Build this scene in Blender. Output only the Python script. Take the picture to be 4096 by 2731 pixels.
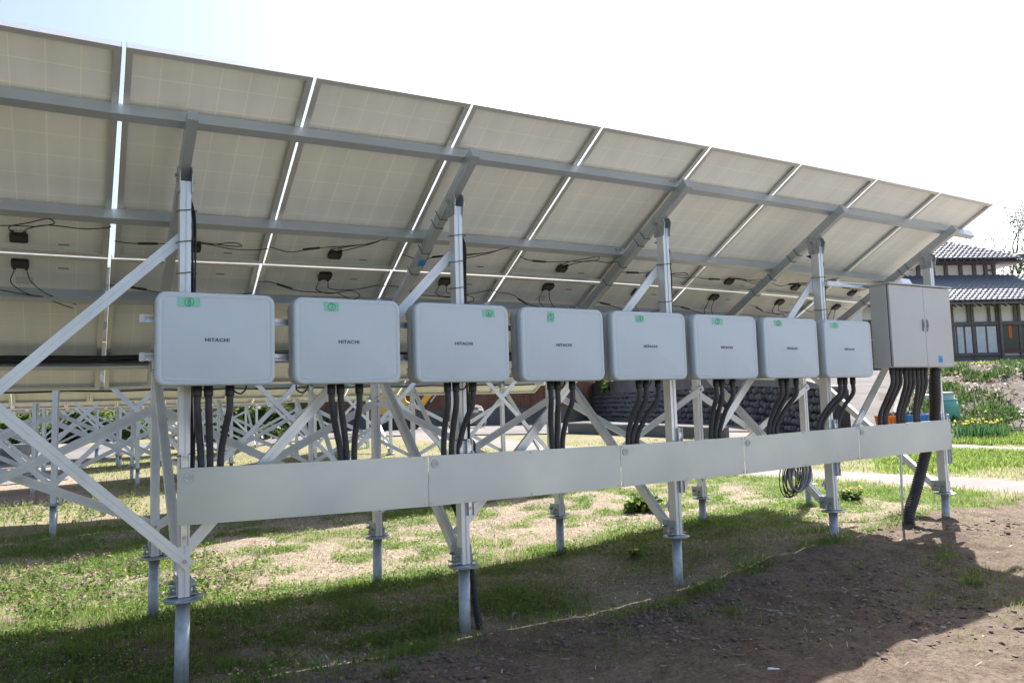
import bpy, bmesh, math, random
import numpy as np
from mathutils import Vector, Matrix

random.seed(7)
rng = np.random.default_rng(11)
scene = bpy.context.scene
for o in list(bpy.data.objects):
    bpy.data.objects.remove(o)

# ------------------------------------------------------------------ camera, sky, sun, exposure
CAM = Vector((0.8564, -4.2034, 1.4116))
CR = Vector((0.8689, -0.4941, -0.0303))
CU = Vector((-0.0146, -0.0867, 0.9961))
CF = Vector((0.4948, 0.8651, 0.0826))
FPX = 3096.67 / 4096 * 2352            # focal length in pixels of a 2352 px wide frame
cam_data = bpy.data.cameras.new('camera')
cam_data.sensor_width = 36.0
cam_data.lens = 3096.67 / 4096 * 36.0
cam_data.clip_start = 0.05
cam_data.clip_end = 3000
cam = bpy.data.objects.new('camera', cam_data)
scene.collection.objects.link(cam)
cam.matrix_world = Matrix(((CR.x, CU.x, -CF.x, CAM.x), (CR.y, CU.y, -CF.y, CAM.y),
                           (CR.z, CU.z, -CF.z, CAM.z), (0, 0, 0, 1)))
scene.camera = cam

SUN = Vector((0.68, 0.43, 1.0)).normalized()
SUN_EL = math.asin(SUN.z)
SUN_AZ = math.atan2(SUN.x, SUN.y)
world = bpy.data.worlds.new('World')
scene.world = world
world.use_nodes = True
wn = world.node_tree
wn.nodes.clear()
w_out = wn.nodes.new('ShaderNodeOutputWorld')
w_bg = wn.nodes.new('ShaderNodeBackground')
w_sky = wn.nodes.new('ShaderNodeTexSky')
w_sky.sky_type = 'NISHITA'
w_sky.sun_disc = False
w_sky.sun_elevation = SUN_EL
w_sky.sun_rotation = SUN_AZ
w_sky.air_density = 1.0
w_sky.dust_density = 3.2
w_sky.ozone_density = 1.0
w_bg.inputs['Strength'].default_value = 0.095
wn.links.new(w_sky.outputs[0], w_bg.inputs[0])
wn.links.new(w_bg.outputs[0], w_out.inputs[0])

sun_data = bpy.data.lights.new('sun', 'SUN')
sun_data.energy = 5.0
sun_data.angle = math.radians(0.53)
sun_data.color = (1.0, 0.965, 0.91)
sun_obj = bpy.data.objects.new('sun', sun_data)
scene.collection.objects.link(sun_obj)
sun_obj.rotation_euler = SUN.to_track_quat('Z', 'Y').to_euler()
sun_obj.location = SUN * 60

scene.view_settings.view_transform = 'Standard'
scene.view_settings.look = 'None'
scene.view_settings.gamma = 1.0
scene.view_settings.exposure = 1.45
scene.view_settings.use_curve_mapping = False
scene.render.engine = 'CYCLES'
scene.cycles.use_denoising = True
scene.cycles.max_bounces = 8
scene.cycles.diffuse_bounces = 4

# ------------------------------------------------------------------ helpers
COL = scene.collection

def ray(u, v):
    return CF + CR * ((u - 1176.0) / FPX) - CU * ((v - 784.1) / FPX)
def at_y(u, v, y):
    d = ray(u, v); return CAM + d * ((y - CAM.y) / d.y)
def at_q(u, v, q):
    """point at horizontal depth q along the view"""
    d = ray(u, v); h = d.x * FH.x + d.y * FH.y
    return CAM + d * (q / h)
FH = Vector((CF.x, CF.y, 0)).normalized()
RH = Vector((FH.y, -FH.x, 0))
def qr(q, r, z=0.0):
    return Vector((CAM.x + FH.x * q + RH.x * r, CAM.y + FH.y * q + RH.y * r, z))

def ss(a, b, x):
    t = np.clip((np.asarray(x, float) - a) / (b - a), 0, 1)
    return t * t * (3 - 2 * t)

_perm = rng.random((256, 256))
def vnoise(x, y, s):
    x = np.asarray(x, float) / s + 57.3; y = np.asarray(y, float) / s + 31.7
    xi = np.floor(x).astype(int); yi = np.floor(y).astype(int)
    fx = x - xi; fy = y - yi
    fx = fx * fx * (3 - 2 * fx); fy = fy * fy * (3 - 2 * fy)
    a = _perm[xi & 255, yi & 255]; b = _perm[(xi + 1) & 255, yi & 255]
    c = _perm[xi & 255, (yi + 1) & 255]; d = _perm[(xi + 1) & 255, (yi + 1) & 255]
    return (a * (1 - fx) + b * fx) * (1 - fy) + (c * (1 - fx) + d * fx) * fy

def mound(x):      # front edge of the turned-over soil, y as a function of x
    return np.interp(x, [0, 1.7, 2.3, 3.1, 3.8, 4.4, 5.4, 7.4, 9, 12],
                     [-.3, .05, .15, .25, .15, .1, .3, .6, .9, 1.2])
def terrain(x, y):
    x = np.asarray(x, float); y = np.asarray(y, float)
    q = (x - CAM.x) * FH.x + (y - CAM.y) * FH.y
    r = (x - CAM.x) * RH.x + (y - CAM.y) * RH.y
    z = -.045 + .15 * ss(3, 7.5, x)
    z = z + .5 * ss(14, 24, q) * ss(-14, -4, r)
    near = 1 - ss(9, 14, q)
    soil = ss(.25, -.25, y - mound(x)) * near
    z = z + (vnoise(x, y, 1.7) - .5) * .06 * (1 - ss(18, 26, q))
    z = z + (vnoise(x, y, .45) - .5) * .035 * near
    z = z + (vnoise(x, y, .13) - .5) * .018 * near * (1 + 1.2 * soil)
    z = z + (vnoise(x, y, .06) - .5) * .010 * near * (.4 + soil)
    z = z + .03 * ss(.55, .8, vnoise(x, y, .33)) * soil * vnoise(x, y, .09)
    ridge = np.exp(-((y - mound(x) + .12) / .2) ** 2) * ss(1.2, 2.2, x) * (1 - ss(5.5, 7.5, x))
    z = z + ridge * (.012 + .05 * vnoise(x, y, .16))
    hump = np.exp(-(((x - 8.6) / .9) ** 2 + ((y - .75) / .5) ** 2))
    z = z + hump * (.05 + .05 * vnoise(x, y, .12))
    return z
def tz(x, y):
    return float(terrain(x, y))
def on_ground(u, v):
    d = ray(u, v); t = 2.0
    for _ in range(400):
        p = CAM + d * t
        if p.z <= tz(p.x, p.y): break
        t += .03 + t * .004
    return p

class MB:
    """collects geometry for ONE mesh object"""
    def __init__(self): self.v = []; self.f = []
    def add(self, vs, fs):
        n = len(self.v); self.v += [tuple(p) for p in vs]; self.f += [tuple(i + n for i in f) for f in fs]; return self
    def box(self, c, s, m=None):
        c = Vector(c); hx, hy, hz = s[0] / 2, s[1] / 2, s[2] / 2
        vs = [Vector((x * hx, y * hy, z * hz)) for z in (-1, 1) for y in (-1, 1) for x in (-1, 1)]
        if m is not None: vs = [m @ p for p in vs]
        return self.add([p + c for p in vs], [(0, 2, 3, 1), (4, 5, 7, 6), (0, 1, 5, 4), (2, 6, 7, 3), (0, 4, 6, 2), (1, 3, 7, 5)])
    def prism(self, prof, p0, p1, up):
        """extrude a closed 2D profile (a: along side, b: along up) from p0 to p1"""
        p0 = Vector(p0); p1 = Vector(p1); d = (p1 - p0).normalized()
        side = d.cross(Vector(up)).normalized(); u = side.cross(d)
        n = len(prof)
        vs = [p + side * a + u * b for p in (p0, p1) for a, b in prof]
        fs = [(i, (i + 1) % n, n + (i + 1) % n, n + i) for i in range(n)]
        fs += [tuple(range(n - 1, -1, -1)), tuple(range(n, 2 * n))]
        return self.add(vs, fs)
    def tube(self, path, rad, n=8, caps=True):
        path = [Vector(p) for p in path]; m = len(path)
        rs = rad if hasattr(rad, '__len__') else [rad] * m
        t0 = (path[1] - path[0]).normalized()
        ref = Vector((0, 0, 1)) if abs(t0.z) < .9 else Vector((1, 0, 0))
        a = t0.cross(ref).normalized(); vs = []
        for i in range(m):
            t = (path[min(i + 1, m - 1)] - path[max(i - 1, 0)]).normalized()
            a = (a - t * a.dot(t)).normalized(); b = t.cross(a)
            for j in range(n):
                w = 2 * math.pi * j / n
                vs.append(path[i] + (a * math.cos(w) + b * math.sin(w)) * rs[i])
        fs = [(i * n + j, i * n + (j + 1) % n, (i + 1) * n + (j + 1) % n, (i + 1) * n + j) for i in range(m - 1) for j in range(n)]
        if caps: fs += [tuple(range(n - 1, -1, -1)), tuple(range((m - 1) * n, m * n))]
        return self.add(vs, fs)
    def cyl(self, c, r, h, axis=(0, 0, 1), n=12, r2=None):
        c = Vector(c); ax = Vector(axis).normalized()
        return self.tube([c - ax * h / 2, c + ax * h / 2], [r, r if r2 is None else r2], n)
    def lathe(self, c, prof, n=16):
        vs = [(c[0] + r * math.cos(2 * math.pi * j / n), c[1] + r * math.sin(2 * math.pi * j / n), c[2] + z) for r, z in prof for j in range(n)]
        m = len(prof)
        fs = [(i * n + j, i * n + (j + 1) % n, (i + 1) * n + (j + 1) % n, (i + 1) * n + j) for i in range(m - 1) for j in range(n)]
        fs += [tuple(range(n - 1, -1, -1)), tuple(range((m - 1) * n, m * n))]
        return self.add(vs, fs)
    def mesh(self, name, mat, smooth=False):
        me = bpy.data.meshes.new(name); me.from_pydata(self.v, [], self.f)
        bm = bmesh.new(); bm.from_mesh(me); bmesh.ops.recalc_face_normals(bm, faces=bm.faces); bm.to_mesh(me); bm.free()
        if smooth:
            for p in me.polygons: p.use_smooth = True
        if mat: me.materials.append(mat)
        return me
    def build(self, name, mat, parent=None, smooth=False, loc=None):
        return put(name, self.mesh(name, mat, smooth), parent, loc)

def put(name, me, parent=None, loc=None, rot=None):
    o = bpy.data.objects.new(name, me); COL.objects.link(o)
    if parent: o.parent = parent
    if loc is not None: o.location = loc
    if rot is not None: o.rotation_euler = rot
    return o
def bevel(o, w, seg=2):
    m = o.modifiers.new('bevel', 'BEVEL'); m.width = w; m.segments = seg; m.limit_method = 'ANGLE'
    return o
def tag(o, label, cat, group=None):
    o['label'] = label; o['category'] = cat
    if group: o['group'] = group
    return o
def struct(o): o['kind'] = 'structure'; return o
def stuff(o, label=None, cat=None):
    o['kind'] = 'stuff'
    if label: o['label'] = label
    if cat: o['category'] = cat
    return o
def empty(name, loc=(0, 0, 0), rz=0):
    o = bpy.data.objects.new(name, None); COL.objects.link(o); o.location = loc; o.rotation_euler = (0, 0, rz)
    o.empty_display_size = .1; return o
def np_mesh(name, verts, faces, mat, tint=None):
    """fast mesh from arrays; faces: list of int arrays with 3 or 4 columns"""
    me = bpy.data.meshes.new(name)
    verts = np.asarray(verts, np.float32)
    loops = np.concatenate([f.ravel() for f in faces]).astype(np.int32)
    totals = np.concatenate([np.full(len(f), f.shape[1], np.int32) for f in faces])
    starts = np.concatenate([[0], np.cumsum(totals)[:-1]]).astype(np.int32)
    me.vertices.add(len(verts)); me.vertices.foreach_set('co', verts.ravel())
    me.loops.add(len(loops)); me.loops.foreach_set('vertex_index', loops)
    me.polygons.add(len(totals)); me.polygons.foreach_set('loop_start', starts)
    me.polygons.foreach_set('loop_total', totals)
    if tint is not None:
        at = me.attributes.new('tint', 'FLOAT', 'POINT'); at.data.foreach_set('value', np.asarray(tint, np.float32))
    me.update(calc_edges=True); me.validate()
    if mat: me.materials.append(mat)
    return me
def bez(pts, n=10):
    """Catmull-Rom through points"""
    P = [Vector(p) for p in pts]; P = [P[0] * 2 - P[1]] + P + [P[-1] * 2 - P[-2]]; out = []
    for i in range(1, len(P) - 2):
        for k in range(n):
            t = k / n
            out.append(.5 * ((2 * P[i]) + (P[i + 1] - P[i - 1]) * t + (2 * P[i - 1] - 5 * P[i] + 4 * P[i + 1] - P[i + 2]) * t * t
                             + (3 * P[i] - P[i - 1] - 3 * P[i + 1] + P[i + 2]) * t ** 3))
    out.append(P[-2]); return out
ORD = ['zeroth', 'first', 'second', 'third', 'fourth', 'fifth', 'sixth', 'seventh', 'eighth', 'ninth', 'tenth', 'eleventh', 'twelfth', 'thirteenth', 'fourteenth', 'fifteenth', 'sixteenth']

# ------------------------------------------------------------------ materials
MATS = {}
def mat(name, col, rough=.6, metal=0.0, spec=None, noise=0, nscale=8, bump=0, bscale=60, dirt=None, coat=0, streak=0, sscale=(16, 16, 1.1)):
    m = bpy.data.materials.new(name); m.use_nodes = True
    nt = m.node_tree; b = nt.nodes['Principled BSDF']
    b.inputs['Base Color'].default_value = (*col, 1); b.inputs['Roughness'].default_value = rough
    b.inputs['Metallic'].default_value = metal
    if spec is not None: b.inputs['Specular IOR Level'].default_value = spec
    if coat: b.inputs['Coat Weight'].default_value = coat; b.inputs['Coat Roughness'].default_value = .15
    tc = nt.nodes.new('ShaderNodeTexCoord')
    if noise:
        n = nt.nodes.new('ShaderNodeTexNoise'); n.inputs['Scale'].default_value = nscale; n.inputs['Detail'].default_value = 6
        nt.links.new(tc.outputs['Object'], n.inputs['Vector'])
        r = nt.nodes.new('ShaderNodeMix'); r.data_type = 'RGBA'
        c2 = dirt if dirt else tuple(max(0, c * (1 - noise)) for c in col)
        r.inputs['A'].default_value = (*col, 1); r.inputs['B'].default_value = (*c2, 1)
        mr = nt.nodes.new('ShaderNodeMapRange'); mr.inputs['From Min'].default_value = .35; mr.inputs['From Max'].default_value = .72
        mr.inputs['To Max'].default_value = 1.0 if not dirt else noise
        nt.links.new(n.outputs['Fac'], mr.inputs['Value']); nt.links.new(mr.outputs[0], r.inputs['Factor'])
        nt.links.new(r.outputs['Result'], b.inputs['Base Color'])
        mr2 = nt.nodes.new('ShaderNodeMapRange'); mr2.inputs['To Min'].default_value = max(.05, rough - .1); mr2.inputs['To Max'].default_value = min(1, rough + .1)
        nt.links.new(n.outputs['Fac'], mr2.inputs['Value']); nt.links.new(mr2.outputs[0], b.inputs['Roughness'])
    if streak:
        mp = nt.nodes.new('ShaderNodeMapping'); mp.inputs['Scale'].default_value = sscale; nt.links.new(tc.outputs['Object'], mp.inputs[0])
        ns = nt.nodes.new('ShaderNodeTexNoise'); ns.inputs['Scale'].default_value = 1; ns.inputs['Detail'].default_value = 8; ns.inputs['Roughness'].default_value = .65; nt.links.new(mp.outputs[0], ns.inputs[0])
        sr = nt.nodes.new('ShaderNodeMapRange'); sr.inputs['From Min'].default_value = .45; sr.inputs['From Max'].default_value = .8; sr.inputs['To Min'].default_value = 1; sr.inputs['To Max'].default_value = 1 - streak
        nt.links.new(ns.outputs['Fac'], sr.inputs['Value']); sm = nt.nodes.new('ShaderNodeMix'); sm.data_type = 'RGBA'; sm.blend_type = 'MULTIPLY'; sm.inputs['Factor'].default_value = 1
        if b.inputs['Base Color'].links: nt.links.new(b.inputs['Base Color'].links[0].from_socket, sm.inputs['A'])
        else: sm.inputs['A'].default_value = (*col, 1)
        nt.links.new(sr.outputs[0], sm.inputs['B']); nt.links.new(sm.outputs['Result'], b.inputs['Base Color'])
    if bump:
        n2 = nt.nodes.new('ShaderNodeTexNoise'); n2.inputs['Scale'].default_value = bscale; n2.inputs['Detail'].default_value = 4
        nt.links.new(tc.outputs['Object'], n2.inputs['Vector'])
        bp = nt.nodes.new('ShaderNodeBump'); bp.inputs['Strength'].default_value = bump; bp.inputs['Distance'].default_value = .01
        nt.links.new(n2.outputs['Fac'], bp.inputs['Height']); nt.links.new(bp.outputs[0], b.inputs['Normal'])
    MATS[name] = m; return m
ALU = mat('anodised_aluminium', (.76, .80, .84), .42, .55, noise=.12, nscale=3, bump=.02, bscale=200, streak=.15, sscale=(6, 6, 2))
ALU_D = mat('purlin_steel', (.50, .55, .60), .42, .6, noise=.12, nscale=2.5)
GALV = mat('galvanised_steel', (.48, .52, .55), .5, .6, noise=.3, nscale=22, bump=.05, bscale=90, streak=.3, sscale=(14, 14, 3))
SHEET = mat('galvanised_sheet', (.405, .465, .50), .33, .75, noise=.07, nscale=1.6, bump=.05, bscale=2.5, streak=.09, sscale=(3, 3, 3))
ZINC = mat('zinc_strut', (.62, .66, .72), .3, .85, noise=.15, nscale=30)
BOLT = mat('bolt_steel', (.42, .42, .43), .35, .8)
PAINT = mat('cover_paint', (.545, .62, .68), .5, 0, noise=.05, nscale=2.2, bump=.03, bscale=500, streak=.045, sscale=(5, 5, 1.6))
PAINT_D = mat('body_paint', (.41, .445, .455), .5, 0, noise=.05, nscale=5)
GRILLE = mat('grille_black', (.03, .03, .032), .6)
CAB = mat('cabinet_paint', (.50, .515, .52), .48, 0, noise=.05, nscale=2, bump=.03, bscale=400, streak=.04, sscale=(4, 4, 1.5))
CAB_S = mat('cabinet_seal', (.10, .10, .10), .8)
BLACK = mat('black_plastic', (.022, .022, .024), .45, noise=.2, nscale=30)
CABLE = mat('cable_black', (.018, .018, .02), .5)
CONDUIT = mat('conduit_grey', (.052, .054, .062), .55, noise=.2, nscale=12)
GREYCABLE = mat('cable_grey', (.33, .34, .37), .5)
WHITEPL = mat('white_plastic', (.75, .77, .8), .4)
GREEN = mat('green_tape', (.24, .64, .46), .6, noise=.08, nscale=40)
BLUE = mat('blue_tape', (.05, .33, .70), .6)
INK = mat('marker_ink', (.02, .03, .03), .7)
LOGO = mat('logo_ink', (.05, .055, .095), .5)
STICK = mat('sticker', (.60, .64, .62), .4)
CELLF = mat('cell_front', (.02, .03, .07), .12, 0)
FRAME = mat('panel_frame', (.64, .66, .67), .42, .6, noise=.08, nscale=3)
FRAME_LIT = mat('panel_frame_lit_edge', (.84, .85, .86), .35, .3)  # same aluminium as the flanges, coloured paler so the panel gaps look lit
CONC = mat('concrete', (.17, .155, .145), .9, noise=.3, nscale=.7, bump=.4, bscale=18, dirt=(.115, .10, .085))
ASPH = mat('old_asphalt', (.135, .122, .117), .9, noise=.35, nscale=.35, bump=.5, bscale=25)

def backsheet_material():
    m = bpy.data.materials.new('backsheet'); m.use_nodes = True; nt = m.node_tree; b = nt.nodes['Principled BSDF']
    tc = nt.nodes.new('ShaderNodeTexCoord'); sp = nt.nodes.new('ShaderNodeSeparateXYZ'); nt.links.new(tc.outputs['Object'], sp.inputs[0])
    def line(sock, off):
        a = nt.nodes.new('ShaderNodeMath'); a.operation = 'ADD'; a.inputs[1].default_value = off; nt.links.new(sp.outputs[sock], a.inputs[0])
        d = nt.nodes.new('ShaderNodeMath'); d.operation = 'DIVIDE'; d.inputs[1].default_value = .158; nt.links.new(a.outputs[0], d.inputs[0])
        f = nt.nodes.new('ShaderNodeMath'); f.operation = 'PINGPONG'; f.inputs[1].default_value = .5; nt.links.new(d.outputs[0], f.inputs[0])
        c = nt.nodes.new('ShaderNodeMath'); c.operation = 'LESS_THAN'; c.inputs[1].default_value = .019; nt.links.new(f.outputs[0], c.inputs[0])
        return c
    lx, ly = line('X', .474), line('Y', -.035)
    mx = nt.nodes.new('ShaderNodeMath'); mx.operation = 'MAXIMUM'; nt.links.new(lx.outputs[0], mx.inputs[0]); nt.links.new(ly.outputs[0], mx.inputs[1])
    n = nt.nodes.new('ShaderNodeTexNoise'); n.inputs['Scale'].default_value = 3; nt.links.new(tc.outputs['Object'], n.inputs[0])
    c0 = nt.nodes.new('ShaderNodeMix'); c0.data_type = 'RGBA'; c0.inputs['A'].default_value = (.81, .845, .85, 1); c0.inputs['B'].default_value = (.84, .875, .88, 1)
    nt.links.new(n.outputs['Fac'], c0.inputs['Factor'])
    mixn = nt.nodes.new('ShaderNodeMix'); mixn.data_type = 'RGBA'; mixn.inputs['B'].default_value = (.97, .965, .91, 1)
    nt.links.new(c0.outputs['Result'], mixn.inputs['A']); nt.links.new(mx.outputs[0], mixn.inputs['Factor'])
    oi = nt.nodes.new('ShaderNodeObjectInfo'); mr = nt.nodes.new('ShaderNodeMapRange'); mr.inputs['To Min'].default_value = .91; mr.inputs['To Max'].default_value = 1.0
    nt.links.new(oi.outputs['Random'], mr.inputs['Value'])
    mp = nt.nodes.new('ShaderNodeMapping'); mp.inputs['Scale'].default_value = (9, 1.2, 9); nt.links.new(tc.outputs['Object'], mp.inputs[0])
    n2 = nt.nodes.new('ShaderNodeTexNoise'); n2.inputs['Scale'].default_value = 1.0; n2.inputs['Detail'].default_value = 7; nt.links.new(mp.outputs[0], n2.inputs[0])
    r2 = nt.nodes.new('ShaderNodeMapRange'); r2.inputs['From Min'].default_value = .35; r2.inputs['From Max'].default_value = .75; r2.inputs['To Min'].default_value = 1.0; r2.inputs['To Max'].default_value = .90
    nt.links.new(n2.outputs['Fac'], r2.inputs['Value'])
    mu = nt.nodes.new('ShaderNodeMath'); mu.operation = 'MULTIPLY'; nt.links.new(mr.outputs[0], mu.inputs[0]); nt.links.new(r2.outputs[0], mu.inputs[1])
    mm = nt.nodes.new('ShaderNodeMix'); mm.data_type = 'RGBA'; mm.blend_type = 'MULTIPLY'; mm.inputs['Factor'].default_value = 1
    nt.links.new(mixn.outputs['Result'], mm.inputs['A']); nt.links.new(mu.outputs[0], mm.inputs['B'])
    nt.links.new(mm.outputs['Result'], b.inputs['Base Color'])
    b.inputs['Roughness'].default_value = .45; return m
BACK = backsheet_material()

def soil_material():
    m = bpy.data.materials.new('soil'); m.use_nodes = True; nt = m.node_tree; b = nt.nodes['Principled BSDF']
    tc = nt.nodes.new('ShaderNodeTexCoord')
    def noise(s, det=8, ro=.6, dist=0):
        n = nt.nodes.new('ShaderNodeTexNoise'); n.inputs['Scale'].default_value = s; n.inputs['Detail'].default_value = det
        n.inputs['Roughness'].default_value = ro; n.inputs['Distortion'].default_value = dist
        nt.links.new(tc.outputs['Object'], n.inputs['Vector']); return n
    def ramp(src, stops):
        r = nt.nodes.new('ShaderNodeValToRGB'); e = r.color_ramp.elements
        while len(e) < len(stops): e.new(.5)
        for i, (p, c) in enumerate(stops): e[i].position = p; e[i].color = (*c, 1)
        nt.links.new(src, r.inputs[0]); return r
    big = noise(1.1, 6); fine = noise(34, 8, .7, .6); mid = noise(7, 8, .65)
    r1 = ramp(mid.outputs['Fac'], [(.3, (.14, .105, .08)), (.52, (.265, .21, .167)), (.75, (.38, .32, .262))])
    r2 = ramp(fine.outputs['Fac'], [(.36, (.07, .05, .038)), (.5, (.265, .21, .167)), (.66, (.47, .40, .33))])
    mx = nt.nodes.new('ShaderNodeMix'); mx.data_type = 'RGBA'; mx.inputs['Factor'].default_value = .5
    nt.links.new(r1.outputs[0], mx.inputs['A']); nt.links.new(r2.outputs[0], mx.inputs['B'])
    mr = nt.nodes.new('ShaderNodeMapRange'); mr.inputs['From Min'].default_value = .4; mr.inputs['From Max'].default_value = .65
    mr.inputs['To Min'].default_value = .0; mr.inputs['To Max'].default_value = .3
    nt.links.new(big.outputs['Fac'], mr.inputs['Value'])
    m2 = nt.nodes.new('ShaderNodeMix'); m2.data_type = 'RGBA'; m2.inputs['B'].default_value = (.17, .15, .095, 1)
    nt.links.new(mr.outputs[0], m2.inputs['Factor']); nt.links.new(mx.outputs['Result'], m2.inputs['A'])
    # far ground turns to short dry turf
    att = nt.nodes.new('ShaderNodeAttribute'); att.attribute_name = 'tint'
    m3 = nt.nodes.new('ShaderNodeMix'); m3.data_type = 'RGBA'
    gr = ramp(fine.outputs['Fac'], [(.35, (.07, .085, .025)), (.55, (.15, .165, .05)), (.75, (.27, .24, .12))])
    nt.links.new(att.outputs['Fac'], m3.inputs['Factor']); nt.links.new(m2.outputs['Result'], m3.inputs['A']); nt.links.new(gr.outputs[0], m3.inputs['B'])
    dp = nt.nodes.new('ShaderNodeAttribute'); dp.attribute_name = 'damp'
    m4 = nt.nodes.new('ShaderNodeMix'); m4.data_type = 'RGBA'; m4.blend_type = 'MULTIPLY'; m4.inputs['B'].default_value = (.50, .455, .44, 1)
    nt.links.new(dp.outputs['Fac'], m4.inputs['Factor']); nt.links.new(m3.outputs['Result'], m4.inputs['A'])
    bounce_att = nt.nodes.new('ShaderNodeAttribute'); bounce_att.attribute_name = 'bounce_ground'
    g2 = ramp(fine.outputs['Fac'], [(.35, (.30, .28, .26)), (.5, (.46, .44, .41)), (.7, (.58, .56, .53))])  # pale tone of the invented reflecting ground behind the camera
    m5 = nt.nodes.new('ShaderNodeMix'); m5.data_type = 'RGBA'; nt.links.new(bounce_att.outputs['Fac'], m5.inputs['Factor'])
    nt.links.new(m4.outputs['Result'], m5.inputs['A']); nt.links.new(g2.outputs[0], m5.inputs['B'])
    nt.links.new(m5.outputs['Result'], b.inputs['Base Color']); b.inputs['Roughness'].default_value = .95; b.inputs['Specular IOR Level'].default_value = .15
    bp = nt.nodes.new('ShaderNodeBump'); bp.inputs['Strength'].default_value = .9; bp.inputs['Distance'].default_value = .02
    nt.links.new(fine.outputs['Fac'], bp.inputs['Height']); nt.links.new(bp.outputs[0], b.inputs['Normal'])
    return m
SOIL = soil_material()

def leaf_material(name, stops, trans=.45, rough=.5):
    m = bpy.data.materials.new(name); m.use_nodes = True; nt = m.node_tree; nt.nodes.clear()
    out = nt.nodes.new('ShaderNodeOutputMaterial'); att = nt.nodes.new('ShaderNodeAttribute'); att.attribute_name = 'tint'
    r = nt.nodes.new('ShaderNodeValToRGB'); e = r.color_ramp.elements
    while len(e) < len(stops): e.new(.5)
    for i, (p, c) in enumerate(stops): e[i].position = p; e[i].color = (*c, 1)
    nt.links.new(att.outputs['Fac'], r.inputs[0])
    d = nt.nodes.new('ShaderNodeBsdfPrincipled'); d.inputs['Roughness'].default_value = rough; d.inputs['Specular IOR Level'].default_value = .3
    t = nt.nodes.new('ShaderNodeBsdfTranslucent'); mx = nt.nodes.new('ShaderNodeMixShader'); mx.inputs[0].default_value = trans
    hs = nt.nodes.new('ShaderNodeHueSaturation'); hs.inputs['Value'].default_value = 1.9; hs.inputs['Saturation'].default_value = .95
    nt.links.new(r.outputs[0], d.inputs['Base Color']); nt.links.new(r.outputs[0], hs.inputs['Color']); nt.links.new(hs.outputs[0], t.inputs['Color'])
    nt.links.new(d.outputs[0], mx.inputs[1]); nt.links.new(t.outputs[0], mx.inputs[2]); nt.links.new(mx.outputs[0], out.inputs[0])
    return m
GRASS = leaf_material('grass_blades', [(0, (.045, .085, .022)), (.45, (.105, .17, .03)), (.75, (.19, .235, .05)), (.88, (.30, .25, .12)), (1, (.38, .31, .19))], .5)
WEED = leaf_material('weed_leaves', [(0, (.045, .085, .022)), (.6, (.10, .165, .035)), (1, (.19, .235, .055))], .5)
FLOWER = leaf_material('nettle_flowers', [(0, (.11, .055, .055)), (.5, (.22, .125, .125)), (1, (.36, .25, .24))], .25)
SPECK = leaf_material('speedwell_flowers', [(0, (.35, .45, .75)), (1, (.6, .7, .9))], .3)
YELLOW = mat('dandelion_yellow', (.85, .55, .02), .6)
STRAW = leaf_material('straw', [(0, (.14, .10, .07)), (.6, (.33, .26, .185)), (1, (.55, .48, .38))], .15, .7)
BUSH = leaf_material('bush_leaves', [(0, (.02, .04, .012)), (.6, (.05, .085, .02)), (1, (.12, .16, .04))], .3)
LILY = leaf_material('lily_leaves', [(0, (.028, .06, .018)), (.6, (.06, .11, .028)), (1, (.12, .17, .05))], .3)
DAFF = leaf_material('daffodil_leaves', [(0, (.03, .09, .03)), (1, (.08, .18, .06))], .35)
BARK = mat('bark', (.10, .075, .055), .9, noise=.4, nscale=12, bump=.4, bscale=40)

# ------------------------------------------------------------------ the setting: ground sheet, paths, road
def graded(lo, hi, core0, core1, step, grow):
    xs = list(np.arange(core0, core1, step)); s = step; x = core0; left = []
    while x > lo: s *= grow; x -= s; left.append(x)
    s = step; x = xs[-1]; right = []
    while x < hi: s *= grow; x += s; right.append(x)
    return np.array(left[::-1] + xs + right)

PATH_A = [(12.3, -6), (12.2, -2), (12.1, 2), (11.6, 6), (10.9, 11), (10.1, 17), (9.6, 24), (9.3, 32)]
PATH_B = [(18.6, -6), (18.3, 0), (18.0, 5), (16.6, 9), (15.4, 13), (14.7, 18), (13.8, 26), (13, 34)]
def path_dist(x, y, pts):
    px = np.interp(y, [p[1] for p in pts], [p[0] for p in pts]); return np.abs(x - px)

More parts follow.
